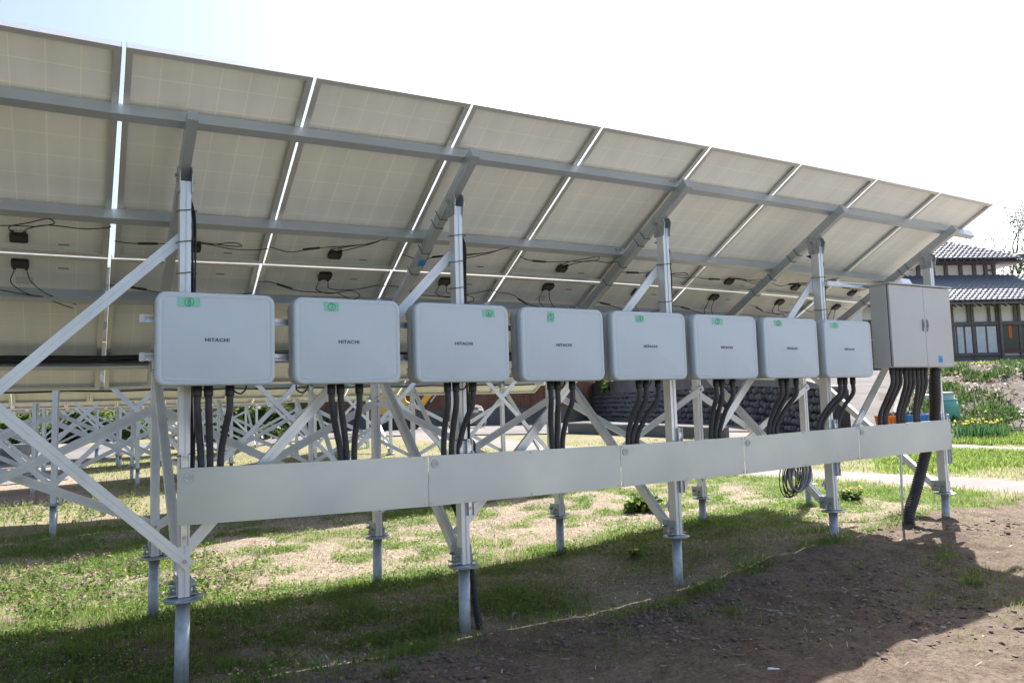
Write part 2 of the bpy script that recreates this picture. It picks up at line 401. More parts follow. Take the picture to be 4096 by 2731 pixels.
def grass_density(x, y):
    """0..1 cover of green"""
    m = y - mound(x)
    n1 = vnoise(x, y, .8); n2 = vnoise(x, y, .28); n3 = vnoise(x, y, 2.3)
    g = .12 + .2 * n1
    left = 1 - ss(1.7, 2.7, x + .5 * (n1 - .5))
    g = np.maximum(g, left * (.30 + .64 * n2 + .4 * (n1 - .5)))
    band = np.exp(-((y - 2.2 - .25 * (n3 - .5)) / .55) ** 2) * (1 - ss(8.5, 10.5, x))
    g = np.maximum(g, band * (.75 + .5 * (n2 - .4)))
    shade = ss(-.3, .65, m + .7 * (n2 - .5)) * (1 - ss(1.9, 2.6, y))
    g = np.maximum(g, shade * (.30 + .85 * (n1 - .32)) * (1 - .35 * ss(6.5, 9, x)) + shade * (.42 * n2 + .12) * (1 - ss(2.4, 3.6, x)))
    mid = ss(2.6, 3.1, y) * (1 - ss(6.0, 6.8, y)) * ss(2.0, 2.8, x)
    g = g * (1 - mid * .40) + mid * .46 * ss(.45, .65, n2)
    far = ss(6.2, 7.2, y)
    g = np.maximum(g, far * (.5 + .6 * (n1 - .3)))
    right = ss(8.5, 10, x) * ss(.4, 1.6, y)
    g = np.maximum(g, right * (.42 + .9 * (n1 - .35)))
    bare = ss(.2, -.45, m + .5 * (n2 - .5))                          # the track nearest the camera
    g = g * (1 - bare) + bare * (.05 + .32 * ss(.5, .75, n1) * ss(.4, .7, n2))
    edge = np.exp(-((m + .02) / .2) ** 2) * (x > 3.2)
    g = np.maximum(g, edge * .5 * n2 * 1.6)
    g = g * (1 - (y > 12.2) * (x < 1.0 + .3 * n1) * .92)
    g = g * (.85 + .15 * ss(.25, .5, vnoise(x + 3, y + 5, .17)))
    for P, w in ((PATH_A, .72), (PATH_B, .6)):
        g = g * ss(w - .05, w + .25, path_dist(x, y, P) + .25 * (n2 - .5))
    return np.clip(g, 0, 1)

def build_ground():
    xs = graded(-260, 300, -1.2, 10.5, .035, 1.055); ys = graded(-120, 420, -2.6, 5.0, .035, 1.05)
    X, Y = np.meshgrid(xs, ys); Z = terrain(X, Y)
    nx, ny = len(xs), len(ys)
    idx = np.arange(nx * ny).reshape(ny, nx)
    q = np.stack([idx[:-1, :-1].ravel(), idx[:-1, 1:].ravel(), idx[1:, 1:].ravel(), idx[1:, :-1].ravel()], 1)
    qq = (X - CAM.x) * FH.x + (Y - CAM.y) * FH.y
    tint = grass_density(X, Y) * (.25 + .6 * ss(7, 13, qq))
    tint = np.maximum(tint, .85 * ss(-1.8, -3.0, Y) * (1 - ss(2.5, 5, X)))
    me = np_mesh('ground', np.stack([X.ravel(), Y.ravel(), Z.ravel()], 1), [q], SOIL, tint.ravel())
    me.polygons.foreach_set('use_smooth', np.ones(len(me.polygons), bool))
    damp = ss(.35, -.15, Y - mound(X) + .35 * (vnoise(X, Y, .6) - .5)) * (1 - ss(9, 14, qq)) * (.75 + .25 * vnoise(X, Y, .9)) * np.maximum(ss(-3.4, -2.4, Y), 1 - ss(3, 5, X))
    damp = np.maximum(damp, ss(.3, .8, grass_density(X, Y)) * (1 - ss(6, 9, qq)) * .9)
    bounce_mask = ss(-2.7, -3.6, Y + .5 * (vnoise(X, Y, 1.1) - .5)) * ss(1.5, 3.5, X) * ss(-14, -11, Y)  # unseen pale ground added to bounce light up onto the panel backs
    at = me.attributes.new('bounce_ground', 'FLOAT', 'POINT'); at.data.foreach_set('value', bounce_mask.ravel().astype(np.float32))
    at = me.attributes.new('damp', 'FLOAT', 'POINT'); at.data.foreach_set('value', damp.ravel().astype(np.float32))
    return struct(put('ground', me))
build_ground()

def ribbon(name, pts, width, material, lift=.012, n=30, wob=.34):
    c = bez([(x, y, 0) for x, y in pts], n); vs = []; fs = []
    K = 5
    for i, p in enumerate(c):
        a = c[max(i - 1, 0)]; b = c[min(i + 1, len(c) - 1)]; t = (b - a).normalized(); s = Vector((t.y, -t.x, 0))
        wl = width / 2 + wob * (float(vnoise(i * .31, 3.1, 1) * .6 + vnoise(i * 1.1, 9.1, 1) * .4) - .5); wr = width / 2 + wob * (float(vnoise(i * .27, 8.1, 1) * .6 + vnoise(i * .9, 5.1, 1) * .4) - .5)
        for k in range(K):
            w = -wl + (wl + wr) * k / (K - 1); v = p + s * w
            edge = .012 if k in (0, K - 1) else 0
            vs.append((v.x, v.y, tz(v.x, v.y) + lift + .03 * (1 - abs(2 * k / (K - 1) - 1)) - edge))
    for i in range(len(c) - 1):
        for k in range(K - 1):
            fs.append((i * K + k, i * K + k + 1, (i + 1) * K + k + 1, (i + 1) * K + k))
    mb = MB(); mb.add(vs, fs); o = mb.build(name, material, smooth=True)
    return struct(o)
ribbon('concrete_path', PATH_A, 1.35, CONC)
ribbon('concrete_path', PATH_B, 1.0, CONC)

def patch(name, pts, material, lift, res=.6):
    """flat sheet following the terrain inside a quad given by four (x,y) corners"""
    a, b, c, d = [Vector((*p, 0)) for p in pts]
    n = max(2, int((b - a).length / res)); m = max(2, int((d - a).length / res)); vs = []; fs = []
    for i in range(m + 1):
        for j in range(n + 1):
            s, t = j / n, i / m
            p = (a * (1 - s) + b * s) * (1 - t) + (d * (1 - s) + c * s) * t
            vs.append((p.x, p.y, tz(p.x, p.y) + lift))
    for i in range(m):
        for j in range(n):
            k = i * (n + 1) + j; fs.append((k, k + 1, k + n + 2, k + n + 1))
    mb = MB(); mb.add(vs, fs); return struct(mb.build(name, material, smooth=True))
p = [qr(24.5, -9), qr(20.5, 9.0), qr(50, 4), qr(36, -16)]
patch('yard_road', [(v.x, v.y) for v in p], ASPH, .03)
patch('gravel_yard', [(-6, 24), (.9, 24), (6, 42), (-8, 42)], ASPH, .025, 1.0)
patch('gravel_yard', [(-6, 16.6), (.85, 16.6), (.9, 22.5), (-6, 22.5)], CONC, .02, 1.0)

# ------------------------------------------------------------------ solar rows
TH = 0.51229
CT, ST = math.cos(TH), math.sin(TH)
Z0 = 3.3166
PL, PW, PT = 1.65, .99, .04             # panel length, width, frame depth
SEAM = 1.665
def make_panel_meshes():
    fw = .033; fr = MB()
    for x in (-1, 1):
        fr.box((x * (PW / 2 - .001), PL / 2, PT / 2), (.002 * 2, PL, PT))
        fr.box((x * (PW / 2 - fw / 2), PL / 2, .001), (fw, PL - .001, .002))
        fr.box((x * (PW / 2 - .006), PL / 2, PT - .002), (.012, PL - .004, .004))
        for s in (.3, .42, 1.23, 1.35):
            fr.cyl((x * (PW / 2 - fw * .5), s, -.0005), .006, .004, n=8)
    for y in (0, PL):
        s = 1 if y == 0 else -1
        fr.box((0, y + s * .0025, PT / 2), (PW - .008, .005, PT - .0006))
        fr.box((0, y + s * fw / 2, .0016), (PW - 2 * fw, fw - .002, .002))
        fr.box((0, y + s * .008, PT - .0025), (PW - .02, .014, .004))
    fr = fr.mesh('panel_frame', FRAME); fr.materials.append(FRAME_LIT)
    for p_ in fr.polygons:
        if abs(p_.normal.z) < .5 and p_.area > .004: p_.material_index = 1
    lam = MB(); h = .030
    lam.box((0, PL / 2, h + .0025), (PW - .008, PL - .008, .005))
    lm = lam.mesh('laminate', BACK); lm.materials.append(CELLF)
    for p_ in lm.polygons:
        if p_.normal.z > .5: p_.material_index = 1
    jb = MB()
    prof = [(-.049, -.026), (-.04, -.035), (.04, -.035), (.049, -.026), (.049, .024), (.037, .034), (-.037, .034), (-.049, .024)]
    jb.prism(prof, (0, 0, .0298), (0, 0, .004), (0, 1, 0))
    jb.box((-.033, .044, .016), (.018, .024, .016)); jb.box((.033, .044, .016), (.018, .024, .016))
    jb = jb.mesh('junction_box', BLACK)
    npl = MB().box((0, 0, .0292), (.10, .075, .001)).mesh('nameplate', STICK)
    bar = MB().box((0, 0, .0292), (.06, .012, .001)).mesh('barcode_label', mat('grey_label', (.25, .25, .25), .6))
    return fr, lm, jb, npl, bar
P_FR, P_LM, P_JB, P_NP, P_BC = make_panel_meshes()

def lead_mesh(kind):
    """module leads hanging under the backsheet; junction box port at the origin, y towards the middle of the panel"""
    mb = MB(); zz = .006
    if kind == 0:
        a = [(-.035, .06, zz), (-.05, .11, -.03), (.05, .13, -.05), (.22, .10, -.04), (.30, .13, -.06), (.24, .17, -.07), (.12, .12, -.05)]
        b = [(.035, .06, zz), (.06, .10, -.03), (.25, .075, -.045), (.42, .05, -.02), (.50, .06, -.012)]
        c = [(-.50, .06, -.012), (-.40, .055, -.02), (-.22, .10, -.05), (-.06, .12, -.05), (.12, .12, -.05)]
        con = [((-.30, .078, -.036), (1, .25, -.15))]
    elif kind == 1:
        a = [(-.035, .06, zz), (-.04, .16, -.04), (.06, .24, -.07), (.16, .30, -.08), (.19, .26, -.08), (.10, .2, -.06)]
        b = [(.035, .06, zz), (.05, .14, -.03), (.16, .22, -.06), (.34, .20, -.05), (.47, .19, -.02), (.50, .2, -.012)]
        c = [(-.50, .15, -.012), (-.40, .13, -.03), (-.24, .15, -.05), (-.05, .19, -.06), (.10, .2, -.06)]
        con = [((-.32, .139, -.04), (1, .1, -.1))]
    else:
        a = [(-.035, .06, zz), (-.05, .13, -.04), (.04, .2, -.07), (.14, .23, -.07), (.2, .27, -.08), (.3, .33, -.08)]
        b = [(.035, .06, zz), (.06, .12, -.03), (.14, .2, -.06), (.24, .26, -.06), (.32, .33, -.05)]
        c = [(-.50, .08, -.012), (-.35, .07, -.04), (-.2, .15, -.06), (.0, .2, -.07), (.14, .23, -.07)]
        con = [((-.22, .138, -.057), (1, .45, -.15))]
    for pth in (a, b, c): mb.tube(bez(pth, 8), .0034, 6)
    for pos, ax in con: mb.cyl(pos, .0085, .12, ax, 8)
    return mb.mesh('lead_cable', CABLE, True)
LEADS = [lead_mesh(i) for i in range(3)]

def slot_profile(w, h, slot=.010, deep=.007):
    """box section with a slot along the middle of both wide-view faces (b = +-h/2)"""
    a, b = w / 2, h / 2
    return [(-a, -b), (-slot / 2, -b), (-slot / 2, -b + deep), (slot / 2, -b + deep), (slot / 2, -b), (a, -b),
            (a, b), (slot / 2, b), (slot / 2, b - deep), (-slot / 2, b - deep), (-slot / 2, b), (-a, b)]
def rect(w, h): return [(-w / 2, -h / 2), (w / 2, -h / 2), (w / 2, h / 2), (-w / 2, h / 2)]
def channel(w, h, t=.004):
    """C section, web on the b=-h/2 side with a fine groove"""
    a, b = w / 2, h / 2
    return [(-a, -b), (-.0012, -b), (0, -b + .0015), (.0012, -b), (a, -b), (a, b), (a - .014, b), (a - .014, b - t), (a - t, b - t), (a - t, -b + t), (-a + t, -b + t), (-a + t, b - t), (-a + .014, b - t), (-a + .014, b), (-a, b)]

FLANGE = MB(); FLANGE.lathe((0, 0, 0), [(.100, -.007), (.103, -.004), (.103, .0), (.099, .002), (.03, .002)], 28)
FLANGE.box((0, 0, .0065), (.105, .20, .008), Matrix.Rotation(math.radians(-38), 3, 'Z'))
FLANGE = FLANGE.mesh('base_flange', GALV)
BRACKET = MB()
for sx in (-1, 1):
    BRACKET.box((sx * .0345, .035, .06), (.006, .15, .10))
    BRACKET.box((sx * .055, .02, .0135), (.045, .11, .006))
BRACKET = BRACKET.mesh('base_bracket', GALV)
BOLT_X = MB().cyl((0, 0, 0), .011, .026, (1, 0, 0), 6).cyl((0, 0, 0), .006, .042, (1, 0, 0), 8).mesh('bolt', BOLT)
BOLT_Z = MB().cyl((0, 0, 0), .011, .014, (0, 0, 1), 6).cyl((0, 0, .012), .006, .022, (0, 0, 1), 8).mesh('bolt', BOLT)
HEAD = MB()                                # clamp head between post and rafter
for sx in (-1, 1):
    HEAD.prism([(-.055, -.10), (.055, -.10), (.075, .0), (.05, .045), (-.06, .075), (-.08, .03)], (sx * .033 - .003, 0, 0), (sx * .033 + .003, 0, 0), (0, 0, 1))
    HEAD.cyl((sx * .043, -.025, -.03), .013, .014, (1, 0, 0), 6); HEAD.cyl((sx * .043, .03, .015), .011, .014, (1, 0, 0), 6)
HEAD = HEAD.mesh('clamp_head', GALV)

ROWWORD = ['nearest', 'second', 'third', 'fourth', 'fifth', 'sixth']
def build_row(k, Y0, post_x, bounds, plates, arch, first_visible, ends):
    """one row of panels on its rack; bounds: x of the column edges from left to right"""
    def P(x, s, off):
        return Vector((x, Y0 + s * CT - off * ST, Z0 + arch(x) - s * ST - off * CT))
    rack = empty('mounting_rack', (post_x[0], Y0 + .5, 0))
    tag(rack, 'aluminium mounting rack of slotted posts and crossed braces carrying the %s row of solar panels' % ROWWORD[k], 'rack', 'racks of the solar rows')
    inv = Vector(rack.location)
    def part(name, mb, m=ALU, smooth=False):
        o = mb.build(name, m, rack, smooth); o.location = -inv; return o
    def inst(name, me, loc, rz=0):
        o = put(name, me, rack, Vector(loc) - inv, (0, 0, rz)); return o
    x0, x1 = bounds[0], bounds[-1]
    n_seg = 3 if k == 0 else 1
    for i, s in enumerate((.363, 1.181, 2.004, 2.842)):
        xe = x1 + .12
        segs = [(x0, xe)] if k else [(x0, 4.985), (4.988, xe)]
        for xa, xb in segs:
            mb = MB(); stp = 12 if k == 0 else 1
            pts = [P(xa + (xb - xa) * t / stp, s + .026, .04 + .0005) for t in range(stp + 1)]
            for j in range(stp):
                mb.prism(rect(.052, .079), pts[j], pts[j + 1] + (pts[j + 1] - pts[j]).normalized() * .0005, (0, ST, CT))
            part('purlin', mb, ALU_D)
        if k == 0 and i < 3:
            for bx_ in (-.09, -.05, .06, .10):
                part('splice_bolt', MB().cyl(P(4.985 + bx_, s - .003, .03), .010, .012, (0, CT, -ST), 8), BOLT)
    for j, x in enumerate(post_x):
        zp = plates[j]; yb = Y0 + .5; yf = Y0 + 2.16
        part('rafter', MB().prism([(-.028, -.0395), (.028, -.0395), (.028, -.012), (.0255, -.010), (.0255, -.006), (.028, -.004), (.028, .0395), (-.028, .0395), (-.028, -.004), (-.0255, -.006), (-.0255, -.010), (-.028, -.012)],
                                  P(x, .275, .121), P(x, 3.02, .121), (0, ST, CT)), ALU_D)
        zt = P(x, (.5 + .16 * ST) / CT, .16).z
        ztf = P(x, (2.16 + .16 * ST) / CT, .16).z
        for (yy, zb, ztop) in ((yb, zp, zt - .065), (yf, zp - .03, ztf - .05)):
            part('post', MB().prism(slot_profile(.058, .080), (x, yy, zb + .014), (x, yy, ztop), (0, 1, 0)))
            g = tz(x, yy)
            lean = random.uniform(-.012, .012)
            part('pile', MB().tube([(x + lean, yy + .01, g - .25), (x, yy, zb - .005)], .038, 20), GALV, True)
            inst('base_flange', FLANGE, (x, yy, zb), random.uniform(-.5, .5) - (.2 if yy == yb else 0))
            inst('base_bracket', BRACKET, (x, yy, zb + .012)); 
            if k == 0:
                for sx_ in (-1, 1):
                    for y_, z_ in ((.0, .055), (.075, .065)): inst('bolt', BOLT_X, (x + sx_ * .05, yy + y_, zb + .012 + z_))
                    inst('bolt', BOLT_Z, (x + sx_ * .062, yy + .02, zb + .04))
        inst('clamp_head', HEAD, (x, yb, zt - .03)); inst('clamp_head', HEAD, (x, yf, ztf - .03))
        # the strut in the plane of the frame, from the front post head to the rear post foot
        part('strut', MB().prism(slot_profile(.055, .06, .009, .006), (x - .002, yf - .09, ztf - .16), (x - .002, yb + .085, zp + .06), (0, 1, 1)))
    def brace(pa, pb, yside):
        d = (Vector(pb) - Vector(pa)).normalized(); pa = Vector(pa) - d * .04; pb = Vector(pb) + d * .04
        part('brace', MB().prism(channel(.06, .026), pa, pb, (0, yside, 0)))
        if k == 0:
            for e in (pa + d * .04, pb - d * .04): part('brace_bolt', MB().cyl(e + Vector((0, -.016 if yside > 0 else .016, 0)), .012, .014, (0, 1, 0), 6), BOLT)
    for j in range(len(post_x) - 1):
        a, b = post_x[j], post_x[j + 1]; za, zb_ = plates[j], plates[j + 1]
        zta = Z0 + arch(a) - .83; ztb = Z0 + arch(b) - .83
        if k == 0 and j == first_visible - 1:
            brace((b, Y0 + .446, zb_ + .21), (a, Y0 + .446, zta), 1); brace((b, Y0 + .556, ztb), (a, Y0 + .556, za + .21), 1)
        else:
            brace((a, Y0 + .556, za + .23), (b, Y0 + .556, ztb), 1)
            if k: brace((b, Y0 + .446, zb_ + .21), (a, Y0 + .446, zta), 1)
        zf = Z0 + arch(a) - 1.79
        brace((a, Y0 + 2.214, zf), (b, Y0 + 2.214, zb_ + .2), 1); brace((a, Y0 + 2.106, za + .2), (b, Y0 + 2.106, zf), 1)
    # panels, two per column
    n = len(bounds) - 1
    for i in range(n):
        xa, xb = bounds[i], bounds[i + 1]; xc = (xa + xb) / 2; sc = (xb - xa) / 1.01
        fromright = n - i
        for t, s in (('upper', 0.0), ('lower', SEAM)):
            o = empty('solar_panel'); o.location = P(xc, s, 0)
            slope = (arch(xb) - arch(xa)) / (xb - xa)
            o.rotation_euler = (-TH, -math.atan(slope) , 0); o.rotation_mode = 'XYZ'; o.scale = (sc, 1, 1)
            tag(o, '%s solar panel, %s from the right end of the %s row, seen from behind' % (t, ORD[fromright], ROWWORD[k]), 'solar panel', 'solar panels of the rows')
            put('frame', P_FR, o); put('laminate', P_LM, o)
            if k == 0:
                up = t == 'upper'
                jb = put('junction_box', P_JB, o, (0, 1.53 if up else .115, 0), (0, 0, math.pi if up else 0))
                if not up: put('nameplate', P_NP, o, (.02, .30, 0))
                put('barcode_label', P_BC, o, (.24, 1.585 if up else .155, 0))
                put('lead_cable', LEADS[(i * 2 + (0 if up else 1) + (i // 3)) % 3], o, (0, 1.53 if up else .115, 0), (0, 0, 0) if not up else (math.pi * 0, 0, 0))
                if up:   # leads of an upper panel run back up the slope
                    o.children[-1].scale = (1, -1, 1)
            elif k == 1 and t == 'lower':
                put('junction_box', P_JB, o, (0, .115, 0))

def warp(i):
    x = i * 1.01; t = x - 5
    if i < 1: return 1.067 - (1 - i) * 1.0
    return x - .0048 * t * t - .0021 * t ** 3
arch1 = lambda x: -.0033 * (x - 5) ** 2 if x > 1 else -.053
build_row(0, 0.0, [-2.3, -.44, 1.412, 3.13, 4.965, 6.80, 8.49], [warp(i) for i in range(-3, 10)], [.40, .40, .41, .372, .366, .389, .41], arch1, 2, 9)
flat = lambda x: 0.0
for k, (Y0, px0, xe, n) in enumerate([(6.6, .69, 9.2, 12), (13.05, .25, 7.85, 11), (19.45, .25, 6.85, 11), (25.9, -.13, 6.2, 11)]):
    px = [px0 + 1.83 * j for j in range(-2, 6) if px0 + 1.83 * j < xe - .05]
    build_row(k + 1, Y0, px, [xe - 1.01 * (n - i) for i in range(n + 1)], [.36] * len(px), (lambda x: -.03), 0, xe)

# ------------------------------------------------------------------ text and handwriting
def text_mesh(s, size, sx=1.0, off=0.0, mat_=LOGO, name='lettering'):
    cu = bpy.data.curves.new('t', 'FONT'); cu.body = s; cu.size = size; cu.align_x = 'CENTER'; cu.align_y = 'CENTER'; cu.offset = off; cu.extrude = .0003; cu.space_character = 1.06
    ob = bpy.data.objects.new('t', cu); COL.objects.link(ob)
    dg = bpy.context.evaluated_depsgraph_get(); me = bpy.data.meshes.new_from_object(ob.evaluated_get(dg))
    bpy.data.objects.remove(ob); bpy.data.curves.remove(cu)
    for v in me.vertices: v.co.x *= sx
    me.name = name; me.materials.clear(); me.materials.append(mat_); return me
DIG = {1: [[(.0, .5), (.0, -.5)]], 2: [[(-.28, .25), (-.1, .5), (.2, .42), (.22, .1), (-.1, -.25), (-.32, -.5), (.0, -.42), (.34, -.5)]],
       3: [[(-.25, .42), (.05, .52), (.25, .3), (-.02, .06), (.28, -.15), (.15, -.45), (-.2, -.5), (-.3, -.35)]],
       4: [[(.1, .5), (-.3, -.12), (.33, -.1)], [(.14, .2), (.1, -.52)]],
       5: [[(-.18, .5), (-.22, .08), (.1, .12), (.26, -.15), (.08, -.46), (-.25, -.46)], [(-.18, .5), (.26, .46)]],
       6: [[(.15, .5), (-.15, .2), (-.24, -.2), (-.05, -.5), (.22, -.36), (.2, -.1), (-.05, -.02), (-.22, -.2)]],
       7: [[(-.28, .2), (-.25, .5), (.26, .46), (.12, .0), (-.08, -.52)]],
       8: [[(.2, .36), (.0, .52), (-.2, .36), (-.1, .1), (.16, -.1), (.2, -.38), (.0, -.52), (-.22, -.36), (-.12, -.06), (.14, .14), (.2, .36)]]}
def stroke(mb, pts, w, o, sc, y):
    p = bez([(o[0] + a * sc, y, o[1] + b * sc) for a, b in pts], 6)
    mb.tube(p, w, 5)
def hand_number(d, cx, cz, y, sc, ring):
    mb = MB()
    for st in DIG[d]: stroke(mb, st, .0012, (cx, cz), sc * .84, y)
    ringp = [(math.cos(a) * (1 + .06 * math.sin(2 * a)), math.sin(a) * (1 + .05 * math.cos(3 * a))) for a in [i * 2 * math.pi / 14 + 1.9 for i in range(15)]]
    stroke(mb, ringp, .001, (cx, cz), ring, y)
    return mb

def rrect(w, h, r, n=6):
    pts = []
    for cx, cz, a0 in ((w / 2 - r, h / 2 - r, 0), (-w / 2 + r, h / 2 - r, 90), (-w / 2 + r, -h / 2 + r, 180), (w / 2 - r, -h / 2 + r, 270)):
        for i in range(n + 1):
            a = math.radians(a0 + 90 * i / n); pts.append((cx + r * math.cos(a), cz + r * math.sin(a)))
    return pts
def loft(mb, rings):
    """rings of (points, y): closed caps at both ends"""
    n = len(rings[0][0]); vs = [(x, y, z) for pts, y in rings for x, z in pts]
    fs = [(i * n + j, i * n + (j + 1) % n, (i + 1) * n + (j + 1) % n, (i + 1) * n + j) for i in range(len(rings) - 1) for j in range(n)]
    fs += [tuple(range(n)), tuple(range((len(rings) - 1) * n, len(rings) * n))]
    return mb.add(vs, fs)

# ------------------------------------------------------------------ inverters
BOX = [(8, 1.2439, 1.8599), (7, 1.9674, 2.6150), (6, 2.7154, 3.3832), (5, 3.4766, 4.1608), (4, 4.2376, 4.9358), (3, 5.0190, 5.6959), (2, 5.7803, 6.4307), (1, 6.5197, 7.1566)]
BW, BH = .66, .505
def make_inverter_meshes():
    cov = MB()
    loft(cov, [(rrect(BW, BH, .052), .075), (rrect(BW, BH, .052), .012), (rrect(BW - .006, BH - .006, .050), .005), (rrect(BW - .018, BH - .018, .046), .001), (rrect(BW - .05, BH - .05, .032), .0015),
               (rrect(BW - .06, BH - .06, .028), .0045), (rrect(BW - .066, BH - .066, .025), .0035), (rrect(BW - .08, BH - .08, .02), .0022)])
    cov = cov.mesh('cover', PAINT, True)
    crease = MB()                            # the shallow lip along the lower edge of the cover
    pts = [(-.285 + .57 * i / 24, -.2165 - .012 * (1 - (2 * i / 24 - 1) ** 2)) for i in range(25)]
    vs = []
    for x, z in pts: vs += [(x, .0024, z + .009), (x, -.0015, z + .002), (x, .0005, z - .004)]
    crease.add(vs, [(i * 3 + j, i * 3 + j + 1, i * 3 + j + 4, i * 3 + j + 3) for i in range(24) for j in range(2)])
    crease = crease.mesh('cover_lip', PAINT, True)
    seal = loft(MB(), [(rrect(BW - .012, BH - .012, .048), .074), (rrect(BW - .012, BH - .012, .048), .0815)]).mesh('seal', GRILLE)
    body = loft(MB(), [(rrect(BW - .004, BH - .004, .05), .081), (rrect(BW - .004, BH - .004, .05), .145), (rrect(BW - .03, BH - .03, .04), .17)]).mesh('body', PAINT_D, True)
    fin = MB()
    for z in (-.19, -.175, -.16, .16, .175, .19): fin.box((0, .152, z), (BW + .001, .014, .006))
    fin = fin.mesh('vent_slots', GRILLE)
    gland = MB().lathe((0, 0, 0), [(.0245, 0), (.0245, -.05), (.0235, -.055), (.021, -.058)], 16).mesh('gland', BLACK, True)
    return cov, crease, seal, body, fin, gland
I_COV, I_LIP, I_SEAL, I_BODY, I_FIN, I_GLAND = make_inverter_meshes()
for me in (I_COV, I_BODY):
    pass
def conduit(path, r=.0205, pitch=.0125, n=10, depth=.0034):
    dense = bez(path, 40); L = [0]
    for a, b in zip(dense, dense[1:]): L.append(L[-1] + (b - a).length)
    out = []; rad = []; s = 0; i = 0
    while s < L[-1]:
        while i < len(L) - 2 and L[i + 1] < s: i += 1
        t = (s - L[i]) / max(1e-6, L[i + 1] - L[i]); c = dense[i].lerp(dense[i + 1], t)
        out.append(c); rad.append(r - depth * (0.5 - .5 * math.cos(2 * math.pi * len(out) / 4)))
        s += pitch / 4
    return MB().tube(out, rad, n)

CONDUITS = {8: [(453, 462), (479, 483), (528, 507)], 7: [(761, 783), (782, 797), (825, 814)], 6: [(1028, 1020), (1047, 1038), (1086, 1055)],
            5: [(1264, 1269), (1280, 1281), (1314, 1293)], 4: [(1467, 1443), (1483, 1453), (1511, 1464)], 3: [(1644, 1634), (1657, 1644), (1682, 1654)],
            2: [(1794, 1767), (1806, 1775), (1828, 1784)], 1: [(1929, 1881), (1940, 1890), (1958, 1926)]}
SHEETTOP = lambda u: np.interp(u, [409, 984, 1426, 1710, 1972, 2184], [1076, 1047, 1022, 1003, 980, 963])
BOTV = lambda u: np.interp(u, [440, 800, 1060, 1290, 1490, 1660, 1810, 1950, 2070], [884, 884, 882, 879, 876, 874, 870, 867, 846])
TAPE = {8: (.178, .357, .028, .050), 7: (.275, .405, .026, .050), 6: (.72, .85, .036, .048), 5: (.31, .39, .03, .072), 4: (.32, .43, .03, .048), 3: (.28, .45, .03, .05), 2: (.2, .33, .027, .046), 1: (.13, .31, .026, .046)}
HIT = text_mesh('HITACHI', .0268, 1.17, .0005)
YF = .25                                          # front of the inverter covers
ZC = 1.823
INV_LAB = {8: 'leftmost and largest looking grey inverter, its green tape marked with a circled eight',
           7: 'grey inverter second from the left, green tape with a circled seven', 6: 'grey inverter third from the left, its green tape near the right corner',
           5: 'grey inverter fourth from the left, its green tape standing upright', 4: 'grey inverter fourth from the cabinet, green tape with a circled four',
           3: 'grey inverter third from the beige cabinet, green tape with a circled three', 2: 'grey inverter second from the beige cabinet, green tape with a circled two',
           1: 'small looking grey inverter right beside the beige cabinet'}
